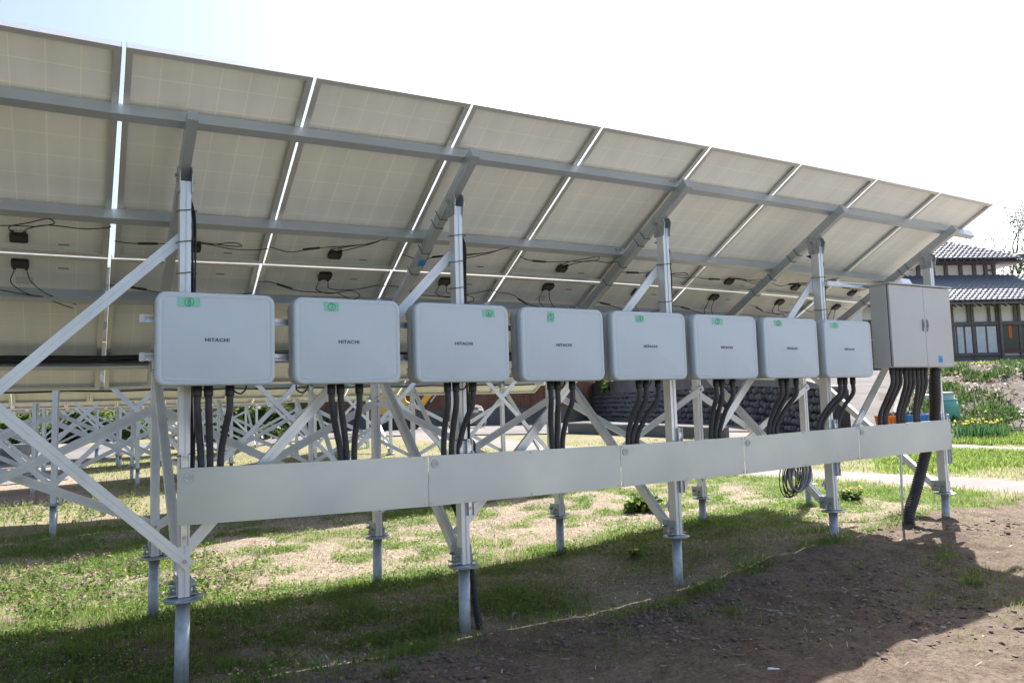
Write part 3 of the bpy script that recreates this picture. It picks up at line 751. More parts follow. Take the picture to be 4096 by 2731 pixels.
for num, xa, xb in BOX:
    xc = (xa + xb) / 2; sc = (xb - xa) / BW
    inv = empty('inverter', (xc, YF, ZC - BH / 2))
    tag(inv, INV_LAB[num], 'inverter', 'inverters on the rails')
    up = Vector((0, 0, BH / 2))
    for nm, me in (('cover', I_COV), ('cover_lip', I_LIP), ('seal', I_SEAL), ('body', I_BODY), ('vent_slots', I_FIN)):
        o = put(nm, me, inv, up); o.scale = (sc, 1, 1)
    put('lettering', HIT, inv, up + Vector(((.498 - .5) * BW * sc + .0, -.0005, -.006)), (math.pi / 2, 0, 0))
    f0, f1, top, hh = TAPE[num]; w = (f1 - f0) * (xb - xa); cx = ((f0 + f1) / 2 - .5) * (xb - xa); cz = BH / 2 - top - hh / 2
    tp = MB(); nx = 8
    vs = []
    for j in range(nx + 1):
        fx = cx - w / 2 + w * j / nx
        for (zz_, yy_) in ((cz + hh / 2, -.0004), (cz - hh / 2, -.0004)):
            vs += [(fx + random.uniform(-.0006, .0006), yy_ - .0003 * (j in (0, nx)), zz_ + random.uniform(-.0006, .0006))]
    vs2 = [(x, y + .0016, z) for x, y, z in vs]; N = len(vs)
    fs = [(2 * j, 2 * j + 1, 2 * j + 3, 2 * j + 2) for j in range(nx)] + [(N + 2 * j, N + 2 * j + 2, N + 2 * j + 3, N + 2 * j + 1) for j in range(nx)]
    tp.add(vs + vs2, fs)
    t = tp.build('tape', GREEN, inv, loc=up); t.rotation_euler = (0, math.radians(random.uniform(-1.5, 1.5)), 0)
    t['label'] = 'green masking tape marked with a circled %d' % num
    hand_number(num, cx, cz, -.0012, .036, .0225).build('number', INK, t)
    for ci, (ut, ub) in enumerate(CONDUITS[num]):
        vb = float(BOTV(ut)); pt = at_y(ut, vb, YF + .085); pb = at_y(ub, float(SHEETTOP(ub)), .475)
        zt_ = ZC - BH / 2
        pt.z = zt_
        g = put('gland', I_GLAND, inv, Vector((pt.x - xc, .085, 0)))
        top_p = Vector((pt.x, pt.y, zt_ - .05)); d = pb - pt
        low = Vector((pb.x, .475, 1.02))
        path = [top_p, top_p + Vector((d.x * .06, .004, -.09)), top_p.lerp(pb, .5) + Vector((0, .012 if ci != 1 else .002, 0)), pb + Vector((-d.x * .04, 0, .06)), low, low + Vector((0, .0, -.12))]
        c = conduit(path).build('conduit', CONDUIT, inv, True); c.location = -Vector(inv.location)
    if num in (8, 7, 6, 5, 4, 3):
        lp = MB(); x_ = xc + {8: .13, 7: -.26, 6: .02, 5: .02, 4: .03, 3: .08}[num]; z_ = ZC - BH / 2
        lp.tube(bez([(x_ - .03, YF + .1, z_), (x_ - .025, YF + .1, z_ - .03), (x_ + .01, YF + .1, z_ - .045), (x_ + .035, YF + .1, z_ - .02), (x_ + .04, YF + .1, z_ + .005)], 8), .005, 6)
        c = lp.build('spare_cable', CABLE, inv, True); c.location = -Vector(inv.location)

# strut rails that carry the inverters
def rail(z, xa, xb, label, cap=True):
    o = empty('strut_rail', (xa, .44, z)); tag(o, label, 'rail', 'strut rails behind the inverters')
    pr = [(-.0205, -.0205), (.0205, -.0205), (.0205, .0205), (.011, .0205), (.011, .012), (.0, .010), (-.011, .012), (-.011, .0205), (-.0205, .0205)]
    r_ = MB().prism(pr, (0, 0, 0), (xb - xa, 0, 0), (0, -1, 0)).build('channel', ZINC, o)
    if cap:
        c = bevel(MB().box((-.012, 0, 0), (.03, .048, .048)).build('end_cap', WHITEPL, o), .006)
    return o
rail(1.945, 1.205, 8.62, 'upper zinc strut rail running behind all the numbered inverters, white cap at its end')
rail(1.736, 1.205, 8.62, 'lower zinc strut rail running behind all the numbered inverters, white cap at its end')
rail(2.435, 6.83, 8.60, 'short zinc strut rail level with the top of the two door cabinet', False)

# ------------------------------------------------------------------ cabinet
CX0, CX1, CZ0, CZ1, CY0, CY1 = 7.375, 8.33, 1.655, 2.425, .20, .40
cabo = empty('control_cabinet', ((CX0 + CX1) / 2, CY0, CZ0))
tag(cabo, 'beige steel cabinet with two doors and a sloping lid, right of the inverters', 'cabinet')
def cpart(name, mb, m, smooth=False, par=None):
    o = mb.build(name, m, par or cabo, smooth); o.location = -Vector(cabo.location) if par is None else (0, 0, 0); return o
cw = CX1 - CX0
bevel(cpart('body', MB().box(((CX0 + CX1) / 2, (CY0 + .03 + CY1) / 2, (CZ0 + CZ1) / 2), (cw, CY1 - CY0 - .03, CZ1 - CZ0)), CAB), .004)
cpart('seal', MB().box(((CX0 + CX1) / 2, CY0 + .026, (CZ0 + CZ1) / 2), (cw - .012, .012, CZ1 - CZ0 - .012)), CAB_S)
dm = CX0 + cw * .545
for xa, xb, hx in ((CX0 + .006, dm - .0015, dm - .035), (dm + .0015, CX1 - .006, dm + .03)):
    d = cpart('door', MB().box(((xa + xb) / 2, CY0 + .011, (CZ0 + CZ1) / 2), (xb - xa, .02, CZ1 - CZ0 - .012)), CAB); bevel(d, .004)
    hm = MB().box((hx, CY0 - .003, 2.05), (.022, .012, .115)); hm.box((hx, CY0 - .012, 2.065), (.014, .012, .07)); hm.cyl((hx, CY0 - .012, 2.012), .008, .008, (0, 1, 0), 10)
    h = hm.build('handle', GALV, d)
lid = MB(); lid.prism([(0, 0), (.245, 0), (.245, .022), (0, .010)], (CX0 - .012, CY0 - .018, CZ1 + .001), (CX1 + .012, CY0 - .018, CZ1 + .001), (0, 0, 1))
lo = cpart('lid', lid, CAB)
# prism side axis: fix direction so the lid covers the body
for v in lo.data.vertices: v.co.y = 2 * (CY0 - .018) - v.co.y if v.co.y < CY0 - .02 else v.co.y
tg = bevel(cpart('blue_tag', MB().box((CX0 + cw * .76, CY0 - .0008, CZ0 + .075), (.062, .0016, .066)), BLUE), .0005)
tg['label'] = 'small blue tape note with two handwritten lines'
wr = MB()
for zz_, w in ((.077, .034), (.062, .03)):
    stroke(wr, [(-.5 + i / 12, .09 * math.sin(i * 2.7) * (1 if i % 3 else -.6)) for i in range(13)], .0011, (CX0 + cw * .76, CZ0 + zz_), w, CY0 - .002)
o = wr.build('writing', INK, tg)
NINE = [(1437, 1360), (1463, 1392), (1492, 1403), (1525, 1487), (1553, 1507), (1580, 1522), (1610, 1603), (1638, 1615), (1665, 1626)]
dc = lambda x: (2732 + x / 1.7214) / 4096 * 2352
for i, (a, b) in enumerate(NINE):
    ua, ub = dc(a), dc(b); pt = at_y(ua, 846, CY0 + .1); pt.z = CZ0; pb = at_y(ub, float(SHEETTOP(ub)), .475)
    put('gland', I_GLAND, cabo, Vector((pt.x - cabo.location.x, .1, 0)))
    t0 = Vector((pt.x, pt.y, CZ0 - .05)); d = pb - pt; low = Vector((pb.x, .475, 1.0))
    cpart('conduit', conduit([t0, t0 + Vector((d.x * .08, .006, -.1)), t0.lerp(pb, .5), pb + Vector((-d.x * .05, 0, .08)), low, low + Vector((0, 0, -.08))]), CONDUIT, True)

def big_duct(name, path, r, pitch, label):
    return tag(conduit(path, r, pitch, 18, r * .17).build(name, BLACK, None, True), label, 'duct')
p1 = at_y(2150, 852, .30); p1.z = CZ0; p2 = at_y(2146, 960, .49)
p3 = at_y(2127, 1036, .49); p4 = at_y(2103, 1130, .48); p5 = at_y(2088, 1180, .46); p6 = on_ground(2086, 1208)
big_duct('corrugated_duct', [p1, p1 + Vector((0, .02, -.12)), p2, p3, p4, p5, Vector((p5.x - .02, p5.y - .02, tz(p5.x, p5.y) - .06))], .054, .026, 'thick black ribbed duct dropping from the beige cabinet into the soil')
a1 = at_y(1040, 1150, .62); a2 = at_y(1068, 1225, .62); a3 = at_y(1083, 1320, .60); a4 = at_y(1092, 1385, .55); a5 = at_y(1104, 1418, .5)
big_duct('corrugated_duct', [Vector((a1.x - .12, a1.y, a1.z + .2)), a1, a2, a3, a4, Vector((a5.x, a5.y, tz(a5.x, a5.y) - .05))], .026, .014, 'thin black ribbed duct entering the soil behind the pile below inverter 6')
# sealed end with the earth wire
pg = at_y(1080, 1016, .5)
mb = MB(); mb.tube(bez([(pg.x - .09, .5, pg.z + .03), (pg.x - .03, .49, pg.z + .01), (pg.x, .48, pg.z - .01), (pg.x + .02, .48, pg.z - .05)], 6), [.018, .018, .019, .018, .019, .02, .024, .028, .030, .030, .030, .029, .028, .027, .025, .02, .014, .012, .012], 12)
cg = tag(mb.build('sealed_cable_end', BLACK, None, True), 'black taped cable end bulging behind the post above the metal sheets', 'cable')
MB().tube(bez([(pg.x + .02, .478, pg.z - .05), (pg.x + .035, .475, pg.z - .09), (pg.x + .04, .475, pg.z - .16)], 6), .005, 6).build('earth_wire', mat('green_wire', (.03, .25, .08), .5), cg)

# ------------------------------------------------------------------ cover sheets in front of the conduits
SX = [1.374, 2.855, 4.393, 5.660, 7.114, 8.545]
STOP = [1.124, 1.107, 1.097, 1.099, 1.124, 1.141]; SBOT = [.817, .789, .793, .80, .829, .847]
trough = empty('cable_cover', (SX[0], .42, SBOT[0]))
tag(trough, 'long cover of five galvanised sheets hiding the conduits below the inverters', 'cable cover')
def tpart(name, mb, m, par=None, smooth=False):
    o = mb.build(name, m, par or trough, smooth); o.location = -Vector(trough.location) if par is None else (0, 0, 0); return o
PRINT = mat('faded_print', (.22, .26, .26), .6)
rev = text_mesh('REV', .012, 1.0, .0002, PRINT)
for i in range(5):
    xa, xb = SX[i] + (.0025 if i else 0), SX[i + 1] - .0025
    mb = MB(); n = 6; vs = []
    for j in range(n + 1):
        t = j / n; x = xa + (xb - xa) * t; zt_ = STOP[i] * (1 - t) + STOP[i + 1] * t; zb_ = SBOT[i] * (1 - t) + SBOT[i + 1] * t
        bow = .0025 * math.sin(math.pi * t) * (1 if i % 2 else -.6)
        vs += [(x, .434, zt_ - .003), (x, .434, zt_), (x, .4195 + bow, zt_), (x, .4195 + bow, zb_), (x, .434, zb_), (x, .434, zb_ + .003)]
    fs = [(j * 6 + k, j * 6 + k + 1, j * 6 + k + 7, j * 6 + k + 6) for j in range(n) for k in range(5)]
    mb.add(vs, fs)
    sh = tpart('sheet', mb, SHEET); so = sh.modifiers.new('thick', 'SOLIDIFY'); so.thickness = .0012; so.offset = 0
    sc_ = MB()
    for t in (.012 if i else .058, .5, .985):
        x = xa + (xb - xa) * t
        for z in (STOP[i] * (1 - t) + STOP[i + 1] * t - .014, SBOT[i] * (1 - t) + SBOT[i + 1] * t + .014):
            sc_.cyl((x, .4165, z), .0048, .005, (0, 1, 0), 8)
    tpart('screws', sc_, BOLT, sh)
    if True:
        x = xa + (.055 if i == 0 else .045); z = STOP[i] - .052
        st = tpart('sticker', MB().cyl((x, .4165, z), .0265, .0006, (0, 1, 0), 28), STICK, sh)
        st['label'] = 'round pale sticker with small print standing on end'
        rg = MB(); rg.tube([(x + .0255 * math.cos(a * math.pi / 16), .4161, z + .0255 * math.sin(a * math.pi / 16)) for a in range(33)], .0008, 5, False)
        for k, (dx, l) in enumerate(((-.006, .03), (-.001, .038), (.004, .034), (.009, .03), (.016, .024))):
            rg.box((x + dx, .4161, z + .002 * (k % 2)), (.0014 if k < 4 else .003, .0006, l))
        g = rg.build('print', PRINT, sh)
        o = put('lettering', rev, sh, (x - .016, .4160, z), (math.pi / 2, math.pi / 2, 0)); o.scale = (.7, .9, 1)
for x in [1.412, 3.165, 5.0, 6.835, 8.53]:
    z1, z0 = 1.20, .70
    mb = MB(); mb.box((x, .452, (z0 + z1) / 2), (.041, .004, z1 - z0)); mb.box((x - .019, .443, (z0 + z1) / 2), (.003, .02, z1 - z0)); mb.box((x + .019, .443, (z0 + z1) / 2), (.003, .02, z1 - z0))
    tpart('bracket', mb, ZINC)
    tpart('bracket_bolt', MB().cyl((x, .446, 1.185), .010, .008, (0, 1, 0), 6), BOLT); tpart('clip_plate', MB().box((x, .441, 1.145), (.034, .003, .04)), ZINC)
    tpart('bracket_bolt', MB().cyl((x, .446, .745), .011, .008, (0, 1, 0), 6), BOLT)

# earth rod
g0 = on_ground(2072, 1212); rod_top = at_y(2070, 1040, .5)
tag(MB().tube([(rod_top.x + .02, .55, tz(rod_top.x, .55) - .1), (rod_top.x, .5, 1.05)], .0105, 10).build('earth_rod_tube', WHITEPL, None, True), 'slim pale grey upright tube standing in soil beside the thick ribbed duct', 'pipe')

# coil of cable hanging below the sheets
cc = at_y(1835, 1075, .56)
coil = empty('cable_coil', (cc.x, cc.y, cc.z)); tag(coil, 'coil of grey cable with black loops hanging under the metal sheets', 'cable coil')
def loops(n, cx, w, h, skew, r, jit, col, name):
    mb = MB()
    for i in range(n):
        path = []; a = cx + random.uniform(-jit, jit); ww = w * random.uniform(.9, 1.08); hh = h * random.uniform(.93, 1.05); yy = random.uniform(-.03, .03)
        for j in range(29):
            t = j / 28 * 2 * math.pi
            path.append(Vector((a + ww * math.sin(t) + skew * (1 - math.cos(t)) * .5, yy + .02 * math.sin(t + i), .10 - hh * (1 - math.cos(t)) * .5)))
        mb.tube(path, r, 7, False)
    return mb.build(name, col, coil, True)
loops(13, .0, .115, .30, -.03, .0062, .035, GREYCABLE, 'grey_loops')
loops(5, -.09, .10, .335, -.06, .0042, .035, CABLE, 'black_loops')

# black cable bundle lying along the lowest purlin of the nearest row
mb = MB()
for i in range(16):
    off = .012 + .013 * (i // 4); s0 = 2.842 - .02 - .014 * (i % 4); ph = random.uniform(0, 6)
    path = []
    for j in range(60):
        x = -2.0 + 9.5 * j / 59; a_ = arch1(x)
        s_ = s0 + .008 * math.sin(x * 2.1 + ph) ; of = off + .012 * math.sin(x * 1.7 + ph * 2) * (.6 + .4 * math.sin(x * 3)) + .006
        path.append((x, s_ * CT - of * ST, Z0 + a_ - s_ * ST - of * CT))
    mb.tube(path, .0048, 6)
tag(mb.build('cable_bundle', CABLE, None, True), 'thick bundle of black cables along the lowest purlin of the nearest row', 'cables')
mb = MB()
path = [(-1.5 + 10.3 * j / 80, 6.6 + 2.62 * CT - .10 * ST, Z0 - .03 - 2.80 * ST - .10 * CT - .018 * abs(math.sin(j * .35))) for j in range(81)]
mb.tube(path, .012, 8)
tag(mb.build('cable_bundle', CABLE, None, True), 'thin black cable run hanging under the second row of panels', 'cables')

# cables tied along the rear posts
for x, nm, z1, z0, ncab in ((1.412, '8', 2.72, .95, 6), (3.13, '6', 2.70, .95, 6), (4.965, '4', 2.7, 1.95, 3), (6.80, '2', 2.72, 1.95, 4)):
    o = empty('post_cables', (x + .04, .5, z0)); tag(o, 'black cables strapped down the right side of the %s' % {'8': 'leftmost tall post', '6': 'second tall post from the left', '4': 'middle tall post', '2': 'tall post just left of the cabinet'}[nm], 'cables', 'cables on the posts')
    mb = MB()
    for i in range(ncab):
        yy = -.03 + .014 * (i % 4); xx = .002 + .009 * (i // 4)
        path = [(xx + .004 * math.sin(t * 1.3 + i), yy + .004 * math.sin(t * .9 + i * 2), (z1 - z0) * t / 10) for t in range(11)]
        path[-1] = (xx - .02, yy + .12, z1 - z0 + .0); mb.tube(bez(path, 4), .0046, 6)
    mb.build('cable', CABLE, o, True)
    tie = MB()
    for z in (2.58, 2.40, 2.22, 1.2) if z0 < 1 else (2.5, 2.2):
        hx, hy = .04, .046
        tie.tube([Vector((-.04 + a, b, z - z0 + c)) for a, b, c in ((-hx, hy, .0), (-hx, -hy, -.012), (hx - .008, -hy, 0), (hx + .02, -.03, 0), (hx + .02, .03, 0))], .0028, 5)
    tie.build('tie', BLACK, o)
# wire saddles and a blue note on the rafters
mb_i = 0
for x, lab in ((3.13, 'second tall post from the left'), (4.965, 'middle tall post'), (6.80, 'tall post left of the cabinet'), (8.49, 'beige cabinet')):
    o = empty('rafter_clips', (x, 1.2, 2.5)); tag(o, 'black wire clips and cables on the rafter above the %s' % lab, 'clips', 'wire clips on the rafters')
    mb = MB()
    for s in (.88, .97, 1.25, 1.5, 1.95, 2.2):
        def PP(dx, off): return Vector((x + dx, s * CT - off * ST, Z0 + arch1(x) - s * ST - off * CT)) - Vector(o.location)
        mb.tube([PP(-.045, .085), PP(-.031, .164), PP(.028, .165), PP(.033, .13)], .0032, 5)
    mb.build('clip', BLACK, o)
    mb = MB()
    for i in range(4):
        pth = []
        for j in range(14):
            s = .8 + 1.9 * j / 13; off = .10 + .01 * i + .012 * math.sin(j * 1.3 + i)
            pth.append(Vector((x + .036 + .006 * (i % 2), s * CT - off * ST, Z0 + arch1(x) - s * ST - off * CT)) - Vector(o.location))
        mb.tube(bez(pth, 3), .0046, 6)
    mb.build('cable', CABLE, o, True)
x, s = 3.13, 1.36
nb = MB(); c = Vector((x, s * CT - .1645 * ST, Z0 + arch1(x) - s * ST - .1645 * CT))
nb.box(c, (.05, .075, .002), Matrix.Rotation(-TH, 3, 'X'))
bt = tag(nb.build('blue_note', BLUE), 'blue tape note with writing under the rafter near inverter 6', 'note')
wr = MB()
for ds in (-.012, .012):
    pts = []
    for j in range(12):
        a_ = -.017 + .034 * j / 11; b_ = ds + .006 * math.sin(j * 2.4)
        pts.append(c + Vector((a_, b_ * CT, -b_ * ST)) + Vector((0, -ST, -CT)) * .0014)
    wr.tube(bez(pts, 3), .0012, 5)
wr.build('writing', INK, bt)

# ------------------------------------------------------------------ background: cobble wall, terrace, ramp, bank, house
WALL_S = qr(19.2, 7.85); WALL_E = qr(48, .8)
WD = (WALL_E - WALL_S).normalized(); WN = Vector((-WD.y, WD.x, 0))
if WN.dot(CAM - WALL_S) < 0: WN = -WN             # towards the camera
WLEN = (WALL_E - WALL_S).length
def wall_base(t):
    p = WALL_S + WD * t; return tz(p.x, p.y) - .02
STONEH = 1.2
def wall_top(t):                                   # the right hand end slopes down
    return STONEH * float(ss(-1.2, 1.6, t))
WALLM = mat('wall_mortar', (.05, .048, .05), .95, noise=.3, nscale=3, bump=.5, bscale=12)
COBB = mat('cobble', (.07, .069, .073), .75, noise=.45, nscale=1.7, bump=.25, bscale=8, dirt=(.15, .147, .15))
CAPM = mat('wall_cap_concrete', (.17, .16, .155), .95, noise=.45, nscale=1.1, bump=.4, bscale=10)
wall = empty('cobble_retaining_wall', WALL_S + Vector((0, 0, wall_base(0)))); tag(wall, 'long retaining wall of dark rounded cobbles with a concrete cap, below the house yard', 'wall')
iw = Vector(wall.location)
mb = MB(); vs = []; N = 40
for i in range(N + 1):
    t = WLEN * i / N; p = WALL_S + WD * t; zb = wall_base(t)
    for dn, z in ((.035, zb - .4), (-.115, zb + STONEH), (-.5, zb + STONEH), (-.5, zb - .4)): vs.append(p + WN * dn + Vector((0, 0, z)) - iw)
fs = [(i * 4 + k, i * 4 + (k + 1) % 4, i * 4 + 4 + (k + 1) % 4, i * 4 + 4 + k) for i in range(N) for k in range(4)] + [(0, 1, 2, 3), (4 * N, 4 * N + 3, 4 * N + 2, 4 * N + 1)]
mb.add(vs, fs); mb.build('wall_core', WALLM, wall)
mb = MB(); vs = []
for i in range(N + 1):
    t = WLEN * i / N; p = WALL_S + WD * t; zb = wall_base(t) + STONEH + .004; hh = .5 * float(ss(-.5, 4, t)) * (1 - .75 * float(ss(22, 26, t))) + .06
    for dn, z in ((.0, zb), (-.02, zb + hh), (-.35, zb + hh), (-.35, zb)): vs.append(p + WN * dn + Vector((0, 0, z)) - iw)
mb.add(vs, fs); mb.build('wall_cap', CAPM, wall)
nt = COBB.node_tree; bs = nt.nodes['Principled BSDF']; oi = nt.nodes.new('ShaderNodeObjectInfo'); cr = nt.nodes.new('ShaderNodeMapRange')
cr.inputs['To Min'].default_value = .55; cr.inputs['To Max'].default_value = 1.5; mm = nt.nodes.new('ShaderNodeMix'); mm.data_type = 'RGBA'; mm.blend_type = 'MULTIPLY'; mm.inputs['Factor'].default_value = 1
src = bs.inputs['Base Color'].links[0].from_socket; nt.links.new(oi.outputs['Random'], cr.inputs['Value']); nt.links.new(src, mm.inputs['A']); nt.links.new(cr.outputs[0], mm.inputs['B']); nt.links.new(mm.outputs['Result'], bs.inputs['Base Color'])
STONES = []
for i in range(5):
    bm = bmesh.new(); bmesh.ops.create_icosphere(bm, subdivisions=2, radius=1)
    for v in bm.verts:
        k_ = 1 + .22 * (float(vnoise(v.co.x * 2 + i * 9, v.co.y * 2 + v.co.z * 3, 1)) - .5)
        v.co = Vector((v.co.x * .5 * k_, v.co.y * .5 * k_, v.co.z * .5 * k_))
    me = bpy.data.meshes.new('cobble'); bm.to_mesh(me); bm.free(); me.materials.append(COBB)
    for p in me.polygons: p.use_smooth = True
    STONES.append(me)
rz_w = math.atan2(WD.y, WD.x)
spots = []; pitch = .185
for row in range(6):
    t = .05 + (pitch / 2 if row % 2 else 0) - .3
    while t < WLEN:
        spots.append((t, row)); t += pitch * random.uniform(.92, 1.1)
spots.sort()
rest = MB(); cnt = 0
for t, row in spots:
    p = WALL_S + WD * t; z = wall_base(max(t, 0)) + .10 + row * .2 + random.uniform(-.03, .03)
    if t < 0 : continue
    loc = p + WN * (.07 - .025 * row + random.uniform(-.015, .02)) + Vector((0, 0, z)) - iw
    me = random.choice(STONES); sx, sz = random.uniform(.15, .20), random.uniform(.19, .24); ry = random.uniform(-.5, .5)
    if cnt < 300:
        o = put('cobble', me, wall, loc, (0, ry, rz_w)); o.scale = (sx, .2, sz); cnt += 1
    else:
        M = Matrix.Translation(loc) @ Matrix.Rotation(rz_w, 4, 'Z') @ Matrix.Rotation(ry, 4, 'Y') @ Matrix.Diagonal((sx, .2, sz, 1))
        rest.add([M @ v.co for v in me.vertices], [tuple(p_.vertices) for p_ in me.polygons])
o = rest.build('far_cobbles', COBB, wall, True); o['kind'] = 'stuff'
# terrace behind the wall
mb = MB(); vs = []
for i in range(13):
    t = WLEN * i / 12; p = WALL_S + WD * t; zb = wall_base(t)
    rd = Vector((p.x - CAM.x, p.y - CAM.y, 0)).normalized()
    for dn, z in ((.25, zb + STONEH + .05), (3, zb + STONEH + .5), (12, zb + STONEH + .7), (60, zb + STONEH + 1.0)): vs.append(p + rd * dn + Vector((0, 0, z)))
mb.add(vs, [(i * 4 + k, i * 4 + k + 1, i * 4 + 5 + k, i * 4 + 4 + k) for i in range(12) for k in range(3)])
TURF = mat('turf', (.10, .125, .035), .95, noise=.5, nscale=1.5, bump=.6, bscale=20, dirt=(.22, .18, .11))
struct(mb.build('terrace', TURF, None, True))
# low concrete kerb wall in front of the cobbles
ka, kb = qr(22.5, 1.6), qr(19.8, 5.4)
mb = MB(); d = (kb - ka).normalized(); nrm = Vector((-d.y, d.x, 0)); L = (kb - ka).length; N = 8; vs = []
for i in range(N + 1):
    p = ka + d * L * i / N; z = tz(p.x, p.y)
    for dn, zz_ in ((-.12, -.2), (-.12, .27), (-.09, .30), (.09, .30), (.12, .27), (.12, -.2)): vs.append(p + nrm * dn + Vector((0, 0, z + zz_ + .01 * math.sin(i * 1.7))))
mb.add(vs, [(i * 6 + k, i * 6 + (k + 1) % 6, i * 6 + 6 + (k + 1) % 6, i * 6 + 6 + k) for i in range(N) for k in range(6)] + [tuple(range(6)), tuple(range(N * 6, N * 6 + 6))])
tag(mb.build('kerb_wall', CAPM), 'low dark concrete kerb wall standing in front of the cobble wall', 'wall')

def bank_z(q, r):
    base = tz(*qr(q, r).xy)
    k_ = r / q
    up = 1.72 * float(np.clip((q - 19) / 12, 0, 1.0)) if k_ < .515 else 1.75 * float(ss(18.3, 29.5, q))
    mixk = float(ss(.49, .545, k_))
    up = 1.72 * float(np.clip((q - 19) / 12, 0, 1)) * (1 - mixk) + 1.78 * float(ss(18.2, 29.8, q)) * mixk
    return base + up
def polar_sheet(name, q0, q1, k0, k1, nq, nk, lift, material, rough=0):
    vs = []
    for i in range(nq + 1):
        q = q0 + (q1 - q0) * i / nq
        for j in range(nk + 1):
            a = k0(q); b = k1(q); r = q * (a + (b - a) * j / nk); p = qr(q, r)
            z = bank_z(q, r) + lift + (rough * (float(vnoise(p.x, p.y, .6)) - .5) if rough else 0)
            vs.append((p.x, p.y, z))
    fs = [(i * (nk + 1) + j, i * (nk + 1) + j + 1, (i + 1) * (nk + 1) + j + 1, (i + 1) * (nk + 1) + j) for i in range(nq) for j in range(nk)]
    return struct(MB().add(vs, fs).build(name, material, None, True))
LITTER = mat('leaf_litter', (.04, .028, .021), .95, noise=.9, nscale=5, bump=1.0, bscale=30, dirt=(.10, .084, .072))
polar_sheet('embankment', 18.2, 36, lambda q: .47, lambda q: 1.05, 60, 70, -.03, LITTER, .35)
RAMP = mat('ramp_concrete', (.085, .078, .076), .9, noise=.25, nscale=1.2, bump=.3, bscale=30)
polar_sheet('ramp', 18.6, 33, lambda q: .405, lambda q: .482 + .05 * (q - 18.6) / 12, 30, 8, .05, RAMP)
YARD = 2.42
mb = MB(); vs = []
for q, z in ((30.8, 2.33), (34, YARD), (60, YARD + .1)):
    for j in range(6): vs.append(qr(q, q * (.35 + .75 * j / 5), z))
mb.add(vs, [(i * 6 + j, i * 6 + j + 1, (i + 1) * 6 + j + 1, (i + 1) * 6 + j) for i in range(2) for j in range(5)])
struct(mb.build('house_yard', TURF, None, True))
# kerb along the ramp
mb = MB(); pts = [(q, q * (.484 + .05 * (q - 18.6) / 12)) for q in np.linspace(18.8, 31, 14)]
path = [qr(q, r, bank_z(q, r) + .13) for q, r in pts]
for a, b in zip(path, path[1:]): mb.prism(rect(.22, .34), a, b + (b - a) * .002, (0, 0, 1))
tag(mb.build('ramp_kerb', CAPM), 'grey concrete kerb climbing beside the ramp to the house', 'kerb')

# ---- the house
HQ = 37.0
HR0 = HQ * (2180 * 4096 / 2352 - 2048) / 3096.67
HC, HS = math.cos(math.radians(6)), math.sin(math.radians(6))      # the facade recedes to the right
def hr(u, q=HQ):
    k_ = (u * 4096 / 2352 - 2048) / 3096.67; dq = q - HQ
    return HR0 + (k_ * (HQ + dq * HC) - HR0 + dq * HS) / (HC - k_ * HS)
def hz(v, q=HQ, u=2260):
    return at_q(u, v, HQ + (q - HQ) * HC + (hr(u, q) - HR0) * HS).z
WOOD = mat('dark_timber', (.19, .165, .165), .8, noise=.3, nscale=6)
PLASTER = mat('white_plaster', (.84, .82, .82), .9, noise=.08, nscale=1.5)
TILE = mat('kawara_tile', (.13, .14, .17), .56, .0, spec=1.0)
GLASS = mat('dark_glass', (.03, .035, .04), .08, 0, spec=.8)
CURT = mat('curtain', (.78, .80, .86), .8, noise=.15, nscale=4)
SIDING = mat('grey_siding', (.22, .20, .20), .85, noise=.25, nscale=5)
REDF = mat('red_frame', (.17, .06, .06), .6)
house = empty('tiled_house', qr(HQ, hr(2180), YARD)); tag(house, 'house with white plaster walls and silvery tiled roofs, up the bank behind the cabinet', 'house')
ih = Vector(house.location)
HX = RH * HC + FH * HS; HY = FH * HC - RH * HS
HM = Matrix(((HX.x, HY.x, 0), (HX.y, HY.y, 0), (0, 0, 1)))
def hp(r, q, z):
    dr, dq = r - HR0, q - HQ
    return qr(HQ + dq * HC + dr * HS, HR0 + dr * HC - dq * HS, z) - ih
def hbox(name, r0, r1, q0, q1, z0, z1, m, par=None):
    mb = MB(); c = hp((r0 + r1) / 2, (q0 + q1) / 2, (z0 + z1) / 2)
    mb.box(c, (r1 - r0, q1 - q0, z1 - z0), HM); return mb.build(name, m, par or house)
RL, RR = hr(1985), hr(2352) + 5.0
zE = hz(695)                                       # lower eave
hbox('ground_floor_wall', RL, RR, HQ, HQ + 8, YARD - .3, zE + .25, PLASTER)
hbox('foundation', RL - .03, RR + .03, HQ - .06, HQ, YARD - .4, hz(836), CAPM)
hbox('siding', RL, RR, HQ - .05, HQ, hz(836) + .003, hz(817), SIDING)
hbox('wood_wall', RL - .02, hr(2025), HQ - .09, HQ - .052, hz(836) + .006, hz(730), mat('brown_boards', (.22, .15, .11), .8, noise=.4, nscale=9))
for u in (2190, 2237, 2294, 2344, 2352 + 60, 2352 + 150, 2352 + 230):
    for du in ((-4, 0), ):
        hbox('timber_post', hr(u) - .07, hr(u) + .07, HQ - .10, HQ - .052, YARD, zE, WOOD)
for u in (2228, 2276, 2335):
    hbox('timber_post', hr(u) - .06, hr(u) + .06, HQ - .095, HQ - .053, hz(742), zE, WOOD)
hbox('lintel', RL + 3, RR, HQ - .13, HQ - .101, hz(747), hz(739), WOOD)
hbox('sill', hr(2170), hr(2292), HQ - .14, HQ - .102, hz(817), hz(811), WOOD)
